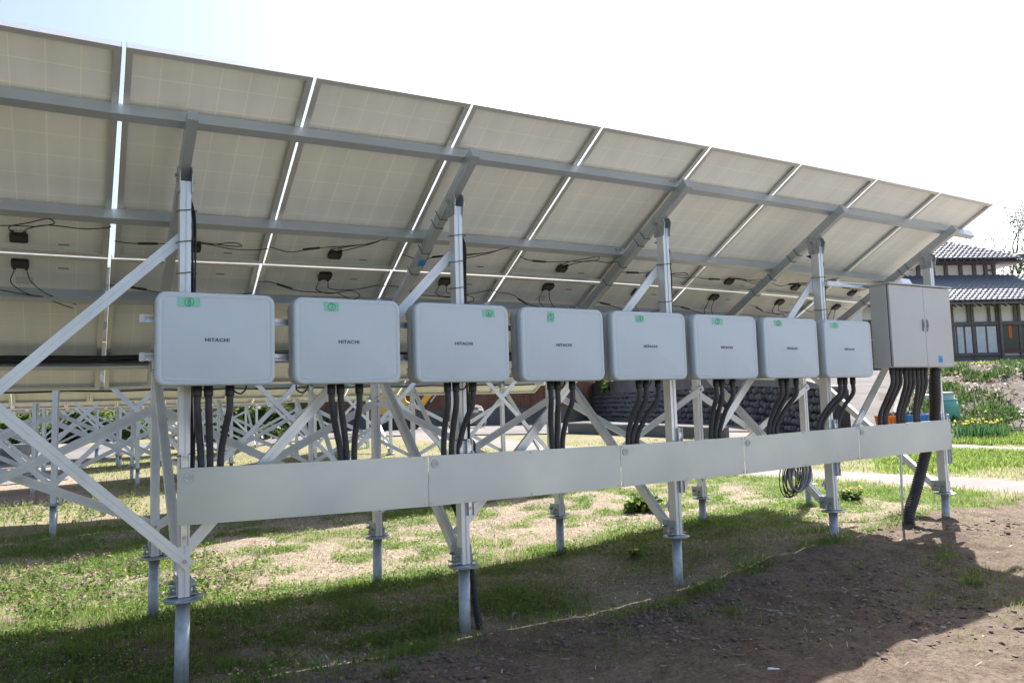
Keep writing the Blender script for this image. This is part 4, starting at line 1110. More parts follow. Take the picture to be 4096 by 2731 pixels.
def window(u0, u1, v0, v1, panes, frame_m, pane_m):
    w = hbox('window', hr(u0), hr(u1), HQ - .06, HQ - .03, hz(v1), hz(v0), frame_m)
    for i in range(panes):
        a = u0 + (u1 - u0) * i / panes; b = u0 + (u1 - u0) * (i + 1) / panes
        e = MB()
        if pane_m is CURT:
            r0, r1 = hr(a + 2.5), hr(b - 2.5); n = 16; vs = []
            for j in range(n + 1):
                for z in (hz(v1 - 3), hz(v0 + 3)): vs.append(hp(r0 + (r1 - r0) * j / n, HQ - .072 + .012 * math.sin(j * 1.9), z))
            e.add(vs, [(2 * j, 2 * j + 2, 2 * j + 3, 2 * j + 1) for j in range(n)])
        else:
            e.box(hp((hr(a + 2) + hr(b - 2)) / 2, HQ - .068, (hz(v0 + 2) + hz(v1 - 2)) / 2), (hr(b - 2) - hr(a + 2), .012, hz(v0 + 2) - hz(v1 - 2)), HM)
        e.build('pane', pane_m, w)
    return w
window(2160, 2234, 747, 813, 4, WOOD, CURT); window(2241, 2291, 747, 813, 2, WOOD, CURT)
w = window(2302, 2420, 748, 806, 3, REDF, GLASS)
MB().box(hp(hr(2321), HQ - .08, (hz(750) + hz(778)) / 2), (.16, .01, hz(750) - hz(778)), HM).build('orange_blind', mat('orange_cloth', (.75, .16, .03), .8), w)
hbox('red_beam', hr(2298), hr(2450), HQ - .12, HQ - .07, hz(748), hz(741), REDF); hbox('red_beam', hr(2298), hr(2450), HQ - .12, HQ - .07, hz(812), hz(806), REDF)
hbox('rain_pipe', hr(2297) - .05, hr(2297) + .05, HQ - .22, HQ - .14, YARD, zE, SIDING)

# roofs of curved pantiles, in courses
tile_me = MB(); vs = []
TWd, TLn = .27, .26
for j in range(7):
    x = TWd * (j / 6 - .5); h = .035 * math.sin(2 * math.pi * j / 6 * .9) + .02
    for y, dz in ((0, .022), (TLn * 1.08, .0)): vs += [(x, y, h + dz)]
    vs += [(x, 0, h + dz - .02 + .02)]
vs = []
for a, h in zip((0, .2, .4, .6, .75, .83, .92, 1.0), (0, .016, .032, .048, .060, .066, .058, .0)):
    x = TWd * 1.02 * (a - .5)
    vs += [(x, -.004, h - .012), (x, 0, h + .010), (x, TLn * 1.1, h)]
tile_me.add(vs, [(3 * j + k, 3 * j + 3 + k, 3 * j + 4 + k, 3 * j + 1 + k) for j in range(7) for k in range(2)])
tile_me = tile_me.mesh('roof_tile', TILE, True)
tv = [v.co.copy() for v in tile_me.vertices]; tf = [tuple(p.vertices) for p in tile_me.polygons]
def tiled(roof, r0, r1, q0, z0, q1, z1, inset_r, limit, curve=.0, inset_l=0.0):
    """sloping tile field from the eave (q0,z0) up to (q1,z1); the right end runs in by inset_r (a hip)"""
    run = q1 - q0; rise = z1 - z0; L = math.hypot(run, rise); n = int(L / TLn); joined = MB(); made = 0
    items = []
    for i in range(n):
        t = i / n; q = q0 + run * t; z = z0 + rise * t - curve * math.sin(math.pi * t)
        dz = rise / n - curve * (math.sin(math.pi * (i + 1) / n) - math.sin(math.pi * t)); ang = math.atan2(dz, run / n)
        r = r0 + inset_l * t + TWd / 2
        while r < r1 - inset_r * t:
            items.append((r, q, z, ang)); r += TWd
    for (r, q, z, ang) in items:
        lift = curve * 1.2 * max(0, (r - (r1 - 2.2)) / 2.2) ** 2 * (1 if curve else 0)
        M = Matrix.Translation(hp(r, q, z + .05 + lift)) @ HM.to_4x4() @ Matrix.Rotation(ang + random.uniform(-.02, .02), 4, 'X') @ Matrix.Rotation(random.uniform(-.03, .03), 4, 'Y')
        if made < limit and q < q0 + 1.6 and r < hr(2352) + 1 and r > hr(2120):
            o = put('roof_tile', tile_me, roof); o.matrix_local = M; made += 1
        else:
            joined.add([M @ c for c in tv], tf)
    o = joined.build('far_roof_tiles', TILE, roof, True); o['kind'] = 'stuff'
zE = hz(693); zT = hz(630, 39.5)
lower = MB(); a = [(RL - .5, HQ - 1.0, zE - .12), (RR + .5, HQ - 1.0, zE - .12), (RR - 2.4, 39.6, zT - .08), (RL - .5, 39.6, zT - .08)]
lower.add([hp(*p) for p in a] + [hp(p[0], p[1], p[2] - .10) for p in a], [(0, 1, 2, 3), (7, 6, 5, 4), (0, 4, 5, 1), (1, 5, 6, 2), (2, 6, 7, 3), (3, 7, 4, 0)])
lroof = lower.build('lower_roof', WOOD, house)
tiled(lroof, RL - .5, RR + .4, HQ - 1.05, zE - .13, 39.6, zT - .1, 2.8, 300)
for i in range(int((RR - RL) / .45)):
    pass
raf = MB()
for i in range(int((RR - RL) / .32)):
    r = RL + i * .32; raf.box(hp(r, HQ - .45, zE - .09), (.06, 1.0, .07), HM @ Matrix.Rotation(math.atan2(zT - zE, 3.5), 3, 'X'))
raf.build('eave_rafters', WOOD, lroof)
# upper storey
UR = hr(2300, 39.6); UL = RL - 1.0; zU = hz(604, 39.6)
hbox('upper_wall', UL, UR, 39.6, 45, zT - .4, zU + .4, PLASTER)
for u in (2124, 2158, 2188, 2222, 2254, 2280, 2299):
    hbox('timber_post', hr(u, 39.5) - .09, hr(u, 39.5) + .09, 39.50, 39.595, zT - .1, zU + .35, WOOD)
hbox('timber_rail', hr(2282, 39.5), UR, 39.51, 39.59, hz(622, 39.5) , hz(618, 39.5), WOOD)
zu = hz(603, 38.7) + .24; zr = hz(543, 42.5) + .2
up = MB(); a = [(UL - .5, 38.7, zu - .1), (UR + 1.2, 38.7, zu - .1), (UR - 3.2, 42.5, zr - .12), (UL - .5, 42.5, zr - .12), (UL - .5, 46.3, zu - .1), (UR + 1.2, 46.3, zu - .1)]
up.add([hp(p[0], p[1], p[2] - .10) for p in a], [(0, 1, 2, 3), (3, 2, 5, 4), (1, 5, 2), (0, 3, 4), (0, 4, 5, 1)])
uroof = up.build('upper_roof', WOOD, house)
tiled(uroof, UL - .4, UR + 1.15, 38.65, zu - .1, 42.5, zr - .06, 4.4, 0, .0)
rg = MB(); rg.tube(bez([hp(UR + 1.35, 38.6, zu + .16), hp(UR + .4, 39.4, zu + .16), hp(UR - 1.1, 40.7, zu + .62), hp(UR - 3.2, 42.5, zr + .1)], 8), .13, 8)
rg.tube([hp(UR - 3.2, 42.5, zr + .1), hp(UL - .4, 42.5, zr + .1)], .16, 8)
rg.build('roof_ridge', TILE, uroof, True)
ft = MB()
for i in range(26):
    r = UL + i * .35; ft.box(hp(r, 39.2, zu - .10), (.07, .95, .08), HM)
ft.build('eave_rafters', WOOD, uroof)
# overhead wire
wa = at_q(2352 + 40, 440, 30); wb = at_q(2228, 548, 60)
tag(MB().tube([wa.lerp(wb, t / 12) - Vector((0, 0, .35 * math.sin(math.pi * t / 12))) for t in range(13)], .012, 5).build('overhead_wire', CABLE), 'thin overhead wire crossing the sky right of the panels', 'wire')

# ------------------------------------------------------------------ long red shed beyond the rows
REDB = mat('red_boards', (.17, .065, .04), .85, noise=.5, nscale=2.2, bump=.3, bscale=6, dirt=(.30, .19, .12))
sa, sb = qr(44, -17.5), qr(33.0, 1.9)
sd = (sb - sa).normalized(); sn = Vector((sd.y, -sd.x, 0))
if sn.dot(CAM - sa) < 0: sn = -sn
SL = (sb - sa).length; zs = tz(sb.x, sb.y) - .05
shed = empty('red_shed', sa + Vector((0, 0, zs))); tag(shed, 'long shed clad in weathered red brown boards on a concrete footing', 'shed')
ish = Vector(shed.location)
SM = Matrix(((sd.x, -sn.x, 0), (sd.y, -sn.y, 0), (0, 0, 1)))
def spt(t, d, z): return sa + sd * t + sn * d + Vector((0, 0, z)) - ish
mb = MB(); mb.box(spt(SL / 2, -2, zs + .1), (SL, 4.2, 1.3), SM); mb.build('footing', CAPM, shed)
mb = MB(); mb.box(spt(SL / 2, -2, zs + 2.0), (SL - .02, 4.0, 2.6), SM); mb.build('wall', REDB, shed)
mb = MB(); t = 0
while t < SL - .2:
    w = random.uniform(.14, .19)
    z1 = zs + 3.25
    if t < SL * .52: z1 = zs + 2.05
    mb.box(spt(t + w / 2, .012 + random.uniform(0, .012), (zs + .78 + z1) / 2), (w - .012, .022, z1 - zs - .78), SM); t += w
o = mb.build('boards', REDB, shed); o['kind'] = 'stuff'
WINM = mat('greenish_glass', (.30, .36, .36), .15, 0, spec=.8)
for i in range(int(SL * .5 / .95)):
    t = .4 + i * .95
    mb = MB().box(spt(t + .45, .02, zs + 2.62), (.93, .05, 1.1), SM); w = mb.build('window', WHITEPL, shed)
    MB().box(spt(t + .24, .05, zs + 2.62), (.36, .014, .96), SM).build('pane', WINM, w); MB().box(spt(t + .67, .05, zs + 2.62), (.36, .014, .96), SM).build('pane', WINM, w)
mb = MB(); a = [spt(-.4, .7, zs + 3.2), spt(SL + .4, .7, zs + 3.2), spt(SL + .4, -2, zs + 4.1), spt(-.4, -2, zs + 4.1), spt(-.4, -4.6, zs + 3.2), spt(SL + .4, -4.6, zs + 3.2)]
mb.add(a + [v + Vector((0, 0, .08)) for v in a], [(0, 1, 2, 3), (3, 2, 5, 4), (6, 9, 8, 7), (9, 10, 11, 8), (0, 6, 7, 1), (4, 5, 11, 10), (0, 3, 9, 6), (3, 4, 10, 9), (1, 7, 8, 2), (2, 8, 11, 5)])
mb.build('roof', TILE, shed)

# ------------------------------------------------------------------ excavator
YEL = mat('excavator_yellow', (.72, .42, .04), .4, 0, noise=.15, nscale=4, coat=.3)
DARK = mat('excavator_dark', (.035, .035, .038), .6, noise=.3, nscale=5)
STEEL = mat('chrome_rod', (.7, .7, .72), .2, .9)
EQ = 30.0
ec = at_q(915, 985, EQ); ec.z = tz(ec.x, ec.y) + .02
exc = empty('mini_excavator', ec, math.atan2(RH.y, RH.x) + .12); tag(exc, 'yellow mini excavator on black tracks with its boom raised to the right', 'excavator')
for sy in (-1, 1):
    tr = MB(); L_, R_ = .62, .20; prof = []
    for i in range(9): a_ = math.pi / 2 + math.pi * i / 8; prof.append((-L_ + R_ * math.cos(a_), R_ + R_ * math.sin(a_)))
    for i in range(9): a_ = -math.pi / 2 + math.pi * i / 8; prof.append((L_ + R_ * math.cos(a_), R_ + R_ * math.sin(a_)))
    vs = [(x, sy * .55 + w, z) for w in (-.14, .14) for x, z in prof]; n = len(prof)
    tr.add(vs, [(i, (i + 1) % n, n + (i + 1) % n, n + i) for i in range(n)] + [tuple(range(n)), tuple(range(n, 2 * n))])
    t_ = tr.build('track', DARK, exc); lug = MB()
    for i in range(16):
        x = -.75 + i * .1; lug.box((x, sy * .55, .41 - .0), (.045, .285, .02)); 
    lug.build('track_pads', DARK, t_)
    wl = MB()
    for x in (-.62, -.3, 0, .3, .62): wl.cyl((x, sy * .70, .19), .13 if abs(x) > .5 else .08, .04, (0, 1, 0), 16)
    wl.build('rollers', DARK, t_)
MB().box((0, 0, .34), (.9, .8, .2)).cyl((0, 0, .48), .34, .12).build('undercarriage', DARK, exc)
bd = MB(); prof = [(-.82, .58), (-.86, .8), (-.84, 1.25), (-.74, 1.42), (-.45, 1.5), (.25, 1.46), (.32, 1.1), (.62, .95), (.66, .58)]
bd.prism([(x, z) for x, z in prof], (0, -.6, 0), (0, .6, 0), (0, 0, 1)); b_ = bevel(bd.build('upper_body', YEL, exc), .05, 3)
MB().box((-.1, -.606, .95), (1.1, .006, .01)).box((-.3, -.606, 1.2), (.012, .006, .45)).box((.1, -.606, 1.2), (.012, .006, .45)).build('panel_gaps', DARK, b_)
MB().box((0, 0, .545), (1.42, 1.12, .05)).build('deck', DARK, exc)
MB().box((.15, .1, 1.5), (.5, .5, .12)).box((-.08, .1, 1.75), (.1, .48, .5)).build('seat', DARK, exc)
cn = MB()
for x, y in ((-.55, -.5), (-.55, .5), (.55, .5)): cn.tube([(x, y, 1.4 if x < 0 else .95), (x * .95, y, 2.35)], .03, 8)
cn.build('canopy_posts', DARK, exc); bevel(MB().box((0, 0, 2.39), (1.35, 1.2, .07)).build('canopy', YEL, exc), .03)
bp = [(.7, .8), (1.0, 1.25), (1.35, 1.62), (1.62, 1.72), (1.86, 1.62), (2.35, 1.25), (2.42, 1.1), (2.3, 1.1), (1.85, 1.42), (1.6, 1.5), (1.42, 1.4), (1.1, 1.02), (.88, .7)]
bm_ = MB().prism([(x, z) for x, z in bp], (0, -.24, 0), (0, -.06, 0), (0, 0, 1)); bo = bm_.build('boom', YEL, exc); bevel(bo, .012)
MB().prism([(-.09, 0), (0, .09), (.09, 0), (0, -.09)], (1.66, -.249, 1.61), (1.66, -.243, 1.61), (0, 0, 1)).build('red_badge', mat('badge_red', (.6, .03, .03), .5), bo)
MB().cyl((1.66, -.251, 1.61), .05, .004, (0, 1, 0), 14).build('badge_disc', WHITEPL, bo)
MB().tube([(2.38, -.15, 1.2), (2.3, -.15, .75), (2.15, -.15, .4)], .07, 8).build('arm', YEL, exc)
bk = MB().prism([(2.35, .38), (2.05, .42), (1.9, .2), (1.95, .02), (2.2, .0), (2.38, .15)], (0, -.4, 0), (0, .1, 0), (0, 0, 1)); bk.build('bucket', DARK, exc)
hy = MB().tube([(.95, -.15, .72), (1.25, -.15, 1.02)], .05, 10); hy.build('boom_cylinder', DARK, exc)
MB().tube([(1.25, -.15, 1.02), (1.55, -.15, 1.4)], .026, 8).build('cylinder_rod', STEEL, exc)
MB().tube(bez([(.6, -.15, 1.0), (.75, -.28, 1.35), (1.05, -.27, 1.55), (1.2, -.25, 1.45)], 8), .022, 6).build('hose', DARK, exc)
MB().tube([(-.62, -.58, 1.35), (-.62, -.66, 1.4), (-.3, -.66, 1.55), (.1, -.6, 1.6)], .02, 6).build('handrail', DARK, exc)

# ------------------------------------------------------------------ odds and ends by the ramp and on the left
def rock(name, loc, size, label, m, seed):
    bm = bmesh.new(); bmesh.ops.create_icosphere(bm, subdivisions=3, radius=1)
    for v in bm.verts:
        n_ = float(vnoise(v.co.x * 1.3 + seed, v.co.y * 1.3 + v.co.z * 2 + seed, 1)) + .4 * float(vnoise(v.co.x * 4 + seed, v.co.z * 4 + v.co.y * 3, 1))
        k_ = .75 + .4 * n_; v.co = Vector((v.co.x * size[0] * k_, v.co.y * size[1] * k_, max(-.4, v.co.z) * size[2] * k_))
    me = bpy.data.meshes.new(name); bm.to_mesh(me); bm.free(); me.materials.append(m)
    return tag(put(name, me, None, loc), label, 'rock')
ROCKM = mat('rock_grey', (.20, .18, .165), .9, noise=.5, nscale=3, bump=.6, bscale=10)
pr_ = at_q(1092, 975, 29); rock('boulder', (pr_.x, pr_.y, tz(pr_.x, pr_.y) + .3), (.42, .42, .5), 'big grey boulder in front of the red shed', ROCKM, 3)
ps_ = on_ground(1610, 1186 + 10); rock('stone', (ps_.x, ps_.y - .05, tz(ps_.x, ps_.y) + .03), (.05, .04, .09), 'pale stone leaning on the front pile of the second frame from the right', mat('pale_stone', (.42, .38, .33), .9, noise=.3, nscale=20), 5)
# wheelbarrow like tubs
def tub(name, u0, u1, q, z0, h, m, label):
    a = at_q(u0, 970, q); b = at_q(u1, 970, q); c = (a + b) / 2; w = (b - a).length; zg = tz(c.x, c.y)
    t = empty(name, (c.x, c.y, zg + z0), math.atan2(RH.y, RH.x)); tag(t, label, 'tub')
    o_ = loft(MB(), [([(x * .82, y * .82) for x, y in rrect(w, .62, .06)], 0), ([(x, y) for x, y in rrect(w, .7, .07)], h), ([(x * 1.04, y * 1.06) for x, y in rrect(w, .7, .07)], h + .002), ([(x * 1.04, y * 1.06) for x, y in rrect(w, .7, .07)], h + .03), ([(x * .96, y * .95) for x, y in rrect(w, .7, .07)], h + .03), ([(x * .78, y * .78) for x, y in rrect(w, .62, .06)], .03)])
    for i, v in enumerate(o_.v): o_.v[i] = (v[0], v[2], v[1])
    o_.build('shell', m, t); rb = MB()
    for i in range(4): rb.box(((-.36 + .24 * i) * w, -.345, h * .5), (.03, .02, h * .8))
    rb.build('ribs', m, t); return t, w
ORG = mat('orange_plastic', (.80, .20, .015), .5); BLU = mat('blue_plastic', (.05, .25, .60), .5); TEAL = mat('teal_plastic', (.16, .46, .38), .5, noise=.1, nscale=5)
t1, w1 = tub('orange_tub', 2022, 2055, 19.0, .10, .42, ORG, 'orange plastic tub behind the conduits of the beige cabinet')
t2, w2 = tub('blue_tub', 2068, 2142, 19.0, .08, .44, BLU, 'blue plastic tub standing next to the orange tub')
tg2 = MB()
for i in range(26):
    a_ = random.uniform(0, 6.28); b_ = random.uniform(-.35, .35); c_ = random.uniform(-.2, .2)
    tg2.tube(bez([(b_ + .12 * math.cos(a_ + s_), c_ + .12 * math.sin(a_ + s_), .5 + .04 * math.sin(s_ * 2 + i)) for s_ in (0, 1.2, 2.4, 3.6, 4.8)], 4), .012, 5)
net = empty('black_hose_heap', (t1.location + t2.location) / 2); tag(net, 'tangled heap of black hose on top of the tubs', 'hose'); tg2.build('hose', CABLE, net)
bl = at_q(2180, 1000, 20.5); z_ = tz(bl.x, bl.y) + .02
comp = empty('compost_bin', (bl.x, bl.y, z_)); tag(comp, 'teal plastic compost bin with a pale lid at the foot of the bank', 'bin')
MB().lathe((0, 0, 0), [(.34, 0), (.34, .04), (.30, .25), (.31, .27), (.275, .5), (.285, .52), (.25, .72)], 20).build('barrel', TEAL, comp, True)
MB().lathe((0, 0, .721), [(.26, 0), (.26, .03), (.2, .05), (.17, .16), (.19, .165), (.19, .20), (.12, .215)], 20).build('lid', mat('pale_teal', (.38, .55, .52), .5), comp, True)
pt_ = at_q(2155, 915, 22.0)
tag(MB().tube([pt_, pt_ + FH * 1.2 + Vector((0, 0, .1))], [.09, .09], 14).build('drain_pipe', mat('pipe_grey', (.42, .47, .50), .5), None, True), 'grey plastic drain pipe poking out of the bank beside the ribbed duct', 'pipe')
pl_ = on_ground(2330, 998)
o = empty('timber_stack', (pl_.x + .4, pl_.y, tz(pl_.x, pl_.y)), math.atan2(RH.y, RH.x)); tag(o, 'few weathered planks lying at the foot of the bank', 'planks')
for i in range(5): MB().box((.05 * i, .14 * (i % 3) - .1, .04 + .055 * (i // 2)), (1.6 + .2 * i, .13, .04), Matrix.Rotation(.05 * i - .1, 3, 'Z')).build('plank', WOOD if i % 2 else mat('grey_wood', (.26, .22, .19), .9, noise=.3, nscale=6), o)
# pipe stubs with green hose on the verge
vs_ = at_q(1650, 1000, 16); 
o = tag(MB().tube(bez([(vs_.x, vs_.y, tz(vs_.x, vs_.y)), (vs_.x + .05, vs_.y, tz(vs_.x, vs_.y) + .16), (vs_.x + .3, vs_.y - .15, tz(vs_.x, vs_.y) + .18), (vs_.x + .45, vs_.y - .2, tz(vs_.x, vs_.y) - .02)], 8), .016, 7).build('green_hose', mat('hose_green', (.05, .45, .18), .5), None, True), 'loop of bright green hose on the grass before the cobble wall', 'hose')
# concrete blocks on the left
BLK = mat('block_concrete', (.24, .23, .22), .9, noise=.3, nscale=5, bump=.3, bscale=20)
for i, (u, v, q) in enumerate(((48, 1022, 31), (64, 1014, 33), (80, 1007, 35), (94, 1001, 37), (20, 1035, 27))):
    p = at_q(u, v, q); z = tz(p.x, p.y)
    o = MB().box((0, 0, .28), (.55, .4, .56)).box((-.12, -.202, .28), (.12, .01, .3)).box((.12, -.202, .28), (.12, .01, .3)).build('concrete_block', BLK, None); bevel(o, .02)
    o.location = (p.x, p.y, z - .03); o.rotation_euler = (0, 0, .3)
    tag(o, 'grey concrete block, %s of the row of five far behind the left braces' % (['second', 'third', 'fourth', 'rightmost', 'leftmost'][i]), 'block', 'concrete blocks on the left')
# wooden pallet
pp = at_q(400, 985, 33); pal = empty('wooden_pallet', (pp.x, pp.y, tz(pp.x, pp.y)), .6); tag(pal, 'brown wooden pallet leaning upright far behind the left rack', 'pallet')
PW_ = mat('pallet_wood', (.24, .12, .07), .85, noise=.3, nscale=8)
for z in (.1, .35, .6, .85): MB().box((0, 0, z), (1.3, .03, .11)).build('slat', PW_, pal)
for x in (-.6, 0, .6): MB().box((x, .06, .48), (.1, .09, .95)).build('bearer', PW_, pal)
# bit of white debris in the foreground
p = on_ground(1777, 1539)
o = MB().box((0, 0, .004), (.062, .010, .006)).box((-.012, .003, .008), (.03, .006, .004)).build('plastic_strip', WHITEPL); o.location = (p.x, p.y, p.z + .004); o.rotation_euler = (0, .04, -.5)
tag(o, 'small white plastic strip lying on the bare soil in front', 'litter')

# ------------------------------------------------------------------ vegetation
def blades(name, xy, h, w, material, tint, lean=.45, zoff=0.0, zfun=None, parent=None):
    """curved three segment blades, one per row of xy"""
    n = len(xy); x, y = xy[:, 0], xy[:, 1]; z = (terrain(x, y) if zfun is None else zfun(x, y)) + zoff - .004
    a = rng.random(n) * 2 * np.pi; ln = lean * h * (rng.random(n) * .9 + .25); fa = rng.random(n) * 2 * np.pi
    sx, sy = np.cos(fa) * w / 2, np.sin(fa) * w / 2; lx, ly = np.cos(a) * ln, np.sin(a) * ln
    V = np.empty((n, 5, 3), np.float32)
    V[:, 0] = np.stack([x - sx, y - sy, z], 1); V[:, 1] = np.stack([x + sx, y + sy, z], 1)
    mx, my, mz = x + lx * .35, y + ly * .35, z + h * .6
    V[:, 2] = np.stack([mx - sx * .75, my - sy * .75, mz], 1); V[:, 3] = np.stack([mx + sx * .75, my + sy * .75, mz], 1)
    V[:, 4] = np.stack([x + lx, y + ly, z + h * (1 - .25 * (ln / np.maximum(h, 1e-4)))], 1)
    b = (np.arange(n) * 5)[:, None]
    me = np_mesh(name, V.reshape(-1, 3), [b + np.array([[0, 1, 3, 2]]), b + np.array([[2, 3, 4]])], material, np.repeat(tint, 5))
    return put(name, me, parent)
def leaves(name, P, size, material, tint, flat=.5, parent=None, nose=1.5):
    """small pointed leaf quads at points P with random orientation"""
    n = len(P); d = rng.normal(size=(n, 3)); d[:, 2] = d[:, 2] * (1 - flat); d /= np.linalg.norm(d, axis=1)[:, None]
    e = rng.normal(size=(n, 3)); e[:, 2] *= (1 - flat); e -= (e * d).sum(1)[:, None] * d; e /= np.linalg.norm(e, axis=1)[:, None] + 1e-9
    s = size[:, None] if hasattr(size, '__len__') else size
    V = np.stack([P - d * s * .5 * nose, P + e * s * .5, P + d * s * .5 * nose, P - e * s * .5], 1)
    me = np_mesh(name, V.reshape(-1, 3), [np.arange(n * 4).reshape(n, 4)], material, np.repeat(tint, 4))
    return put(name, me, parent)
def sample(n, x0, x1, y0, y1, dens):
    x = rng.uniform(x0, x1, n); y = rng.uniform(y0, y1, n); k_ = rng.random(n) < dens(x, y); return np.stack([x[k_], y[k_]], 1)
def in_view(xy, margin=.06):
    dx = xy[:, 0] - CAM.x; dy = xy[:, 1] - CAM.y; q = dx * FH.x + dy * FH.y; r = dx * RH.x + dy * RH.y
    return xy[(q > .5) & (np.abs(r / np.maximum(q, .1)) < .67 + margin)]
# near grass
xy = in_view(sample(620000, -1.5, 11, -2.2, 7.5, lambda x, y: grass_density(x, y) ** 1.35 * (.55 + .45 * (vnoise(x, y, .12) > .42))))
n = len(xy); dn = grass_density(xy[:, 0], xy[:, 1]); tall = vnoise(xy[:, 0], xy[:, 1], .5)
h = (.018 + .040 * rng.random(n) ** 1.5) * (.55 + .75 * dn) * (.7 + .8 * tall)
tint = np.clip(.2 + .5 * vnoise(xy[:, 0], xy[:, 1], .9) * rng.random(n) + .2 * rng.random(n) + .3 * (rng.random(n) > .93), 0, 1)
stuff(blades('grass', xy, h, .0032 + .0025 * rng.random(n), GRASS, tint), 'short green grass growing in patches under the near row', 'grass')
# taller tufts
tx = []; 
for _ in range(1100):
    x, y = random.uniform(-.5, 11), random.uniform(-2.0, 6.2)
    if float(grass_density(x, y)) > random.uniform(.1, .8):
        m_ = random.randint(25, 70); r_ = random.uniform(.03, .12); tx.append(np.stack([x + rng.normal(size=m_) * r_, y + rng.normal(size=m_) * r_ * .7], 1))
for bx_, by_ in ((1.43, 2.16), (3.15, 2.05), (3.0, 2.2), (4.93, 2.2), (2.75, .3), (2.6, .2), (6.6, .4), (6.75, 2.3), (7.0, .9), (9.8, 1.2)):
    m_ = 260; tx.append(np.stack([bx_ + rng.normal(size=m_) * .16, by_ + rng.normal(size=m_) * .09], 1))
xy = np.concatenate(tx); n = len(xy)
stuff(blades('grass_tufts', xy, .035 + .065 * rng.random(n), .004 + .002 * rng.random(n), GRASS, .1 + .5 * rng.random(n), .7), 'taller tufts of bright grass around the piles', 'grass')
# broad leaved ground cover
xy = in_view(sample(700000, -1.5, 10, -.6, 6.5, lambda x, y: np.clip(grass_density(x, y) - .25, 0, 1) * (vnoise(x + 9, y, .35) > .38)))
n = len(xy); P = np.stack([xy[:, 0], xy[:, 1], terrain(xy[:, 0], xy[:, 1]) + .006 + .04 * rng.random(n) ** 1.5], 1)
stuff(leaves('ground_cover', P, .008 + .011 * rng.random(n), WEED, np.clip(.2 + .8 * rng.random(n), 0, 1), .45), 'low broad leaved weeds carpeting the soil between the grass', 'weeds')
# dead nettles: stems with dusky pink heads, mostly on the left
def nettle_d(x, y):
    a = (1 - ss(1.9, 3.0, x)) * ss(2.3, 2.7, y) * (1 - ss(4.4, 5.2, y)) * (vnoise(x, y, .5) > .42)
    b = (1 - ss(1.4, 2.2, x)) * ss(8.6, 9.2, y) * (1 - ss(11.5, 12.2, y))
    c = np.exp(-(((x - 1.75) / .45) ** 2 + ((y - .35) / .3) ** 2)) * .5
    return np.clip(a * .9 + b * .6 + c, 0, 1) * .32
xy = in_view(sample(16000, -1.2, 3.2, -.2, 12, nettle_d)); n = len(xy)
hh = .06 + .07 * rng.random(n); zg = terrain(xy[:, 0], xy[:, 1]); PP = []; FL = []
for kx in range(9):
    f = kx / 8; m_ = rng.random(n)
    PP.append(np.stack([xy[:, 0] + rng.normal(size=n) * .014, xy[:, 1] + rng.normal(size=n) * .014, zg + hh * f * .8], 1))
for kx in range(10):
    FL.append(np.stack([xy[:, 0] + rng.normal(size=n) * .010, xy[:, 1] + rng.normal(size=n) * .010, zg + hh * (.72 + .38 * rng.random(n))], 1))
PP = np.concatenate(PP); FL = np.concatenate(FL)
stuff(leaves('nettle_leaves', PP, .018 + .012 * rng.random(len(PP)), WEED, rng.random(len(PP)), .6), 'leafy stems of dead nettle in the grass on the left', 'weeds')
stuff(leaves('nettle_flowers', FL, .007 + .007 * rng.random(len(FL)), FLOWER, rng.random(len(FL)), .2), 'dusky pink dead nettle flower heads in the grass on the left', 'flowers')
xy = sample(2600, -.4, 2.4, .9, 1.9, lambda x, y: .25 * (vnoise(x, y, .4) > .5)); n = len(xy)
stuff(leaves('speedwell_flowers', np.stack([xy[:, 0], xy[:, 1], terrain(xy[:, 0], xy[:, 1]) + .05], 1), np.full(n, .008), SPECK, rng.random(n), .9, nose=1.0), 'tiny pale blue flowers in the shaded grass at the left', 'flowers')
# dry stalks and straw
def straw_d(x, y): return np.clip(.75 - grass_density(x, y), 0.05, 1) * (.35 + .65 * (vnoise(x, y, .5) > .45)) * (.05 + .95 * ss(-.1, .5, y - mound(x)))
xy = in_view(sample(130000, -.5, 11, -2.2, 7, straw_d)); n = len(xy)
L_ = .006 + .03 * rng.random(n) ** 3; a_ = rng.random(n) * np.pi * 2; w_ = .0015 + .0045 * rng.random(n) ** 2
z = terrain(xy[:, 0], xy[:, 1]) + .004 + .006 * rng.random(n); c_, s_ = np.cos(a_), np.sin(a_); tl = rng.normal(size=n) * .006
V = np.stack([np.stack([xy[:, 0] + sx * c_ * L_ - sy * s_ * w_, xy[:, 1] + sx * s_ * L_ + sy * c_ * w_, z + sx * tl], 1) for sx, sy in ((-1, -1), (1, -1), (1, 1), (-1, 1))], 1)
stuff(put('straw', np_mesh('straw', V.reshape(-1, 3), [np.arange(n * 4).reshape(n, 4)], STRAW, np.repeat(rng.random(n), 4))), 'dry straw and chips scattered on the bare soil', 'straw')
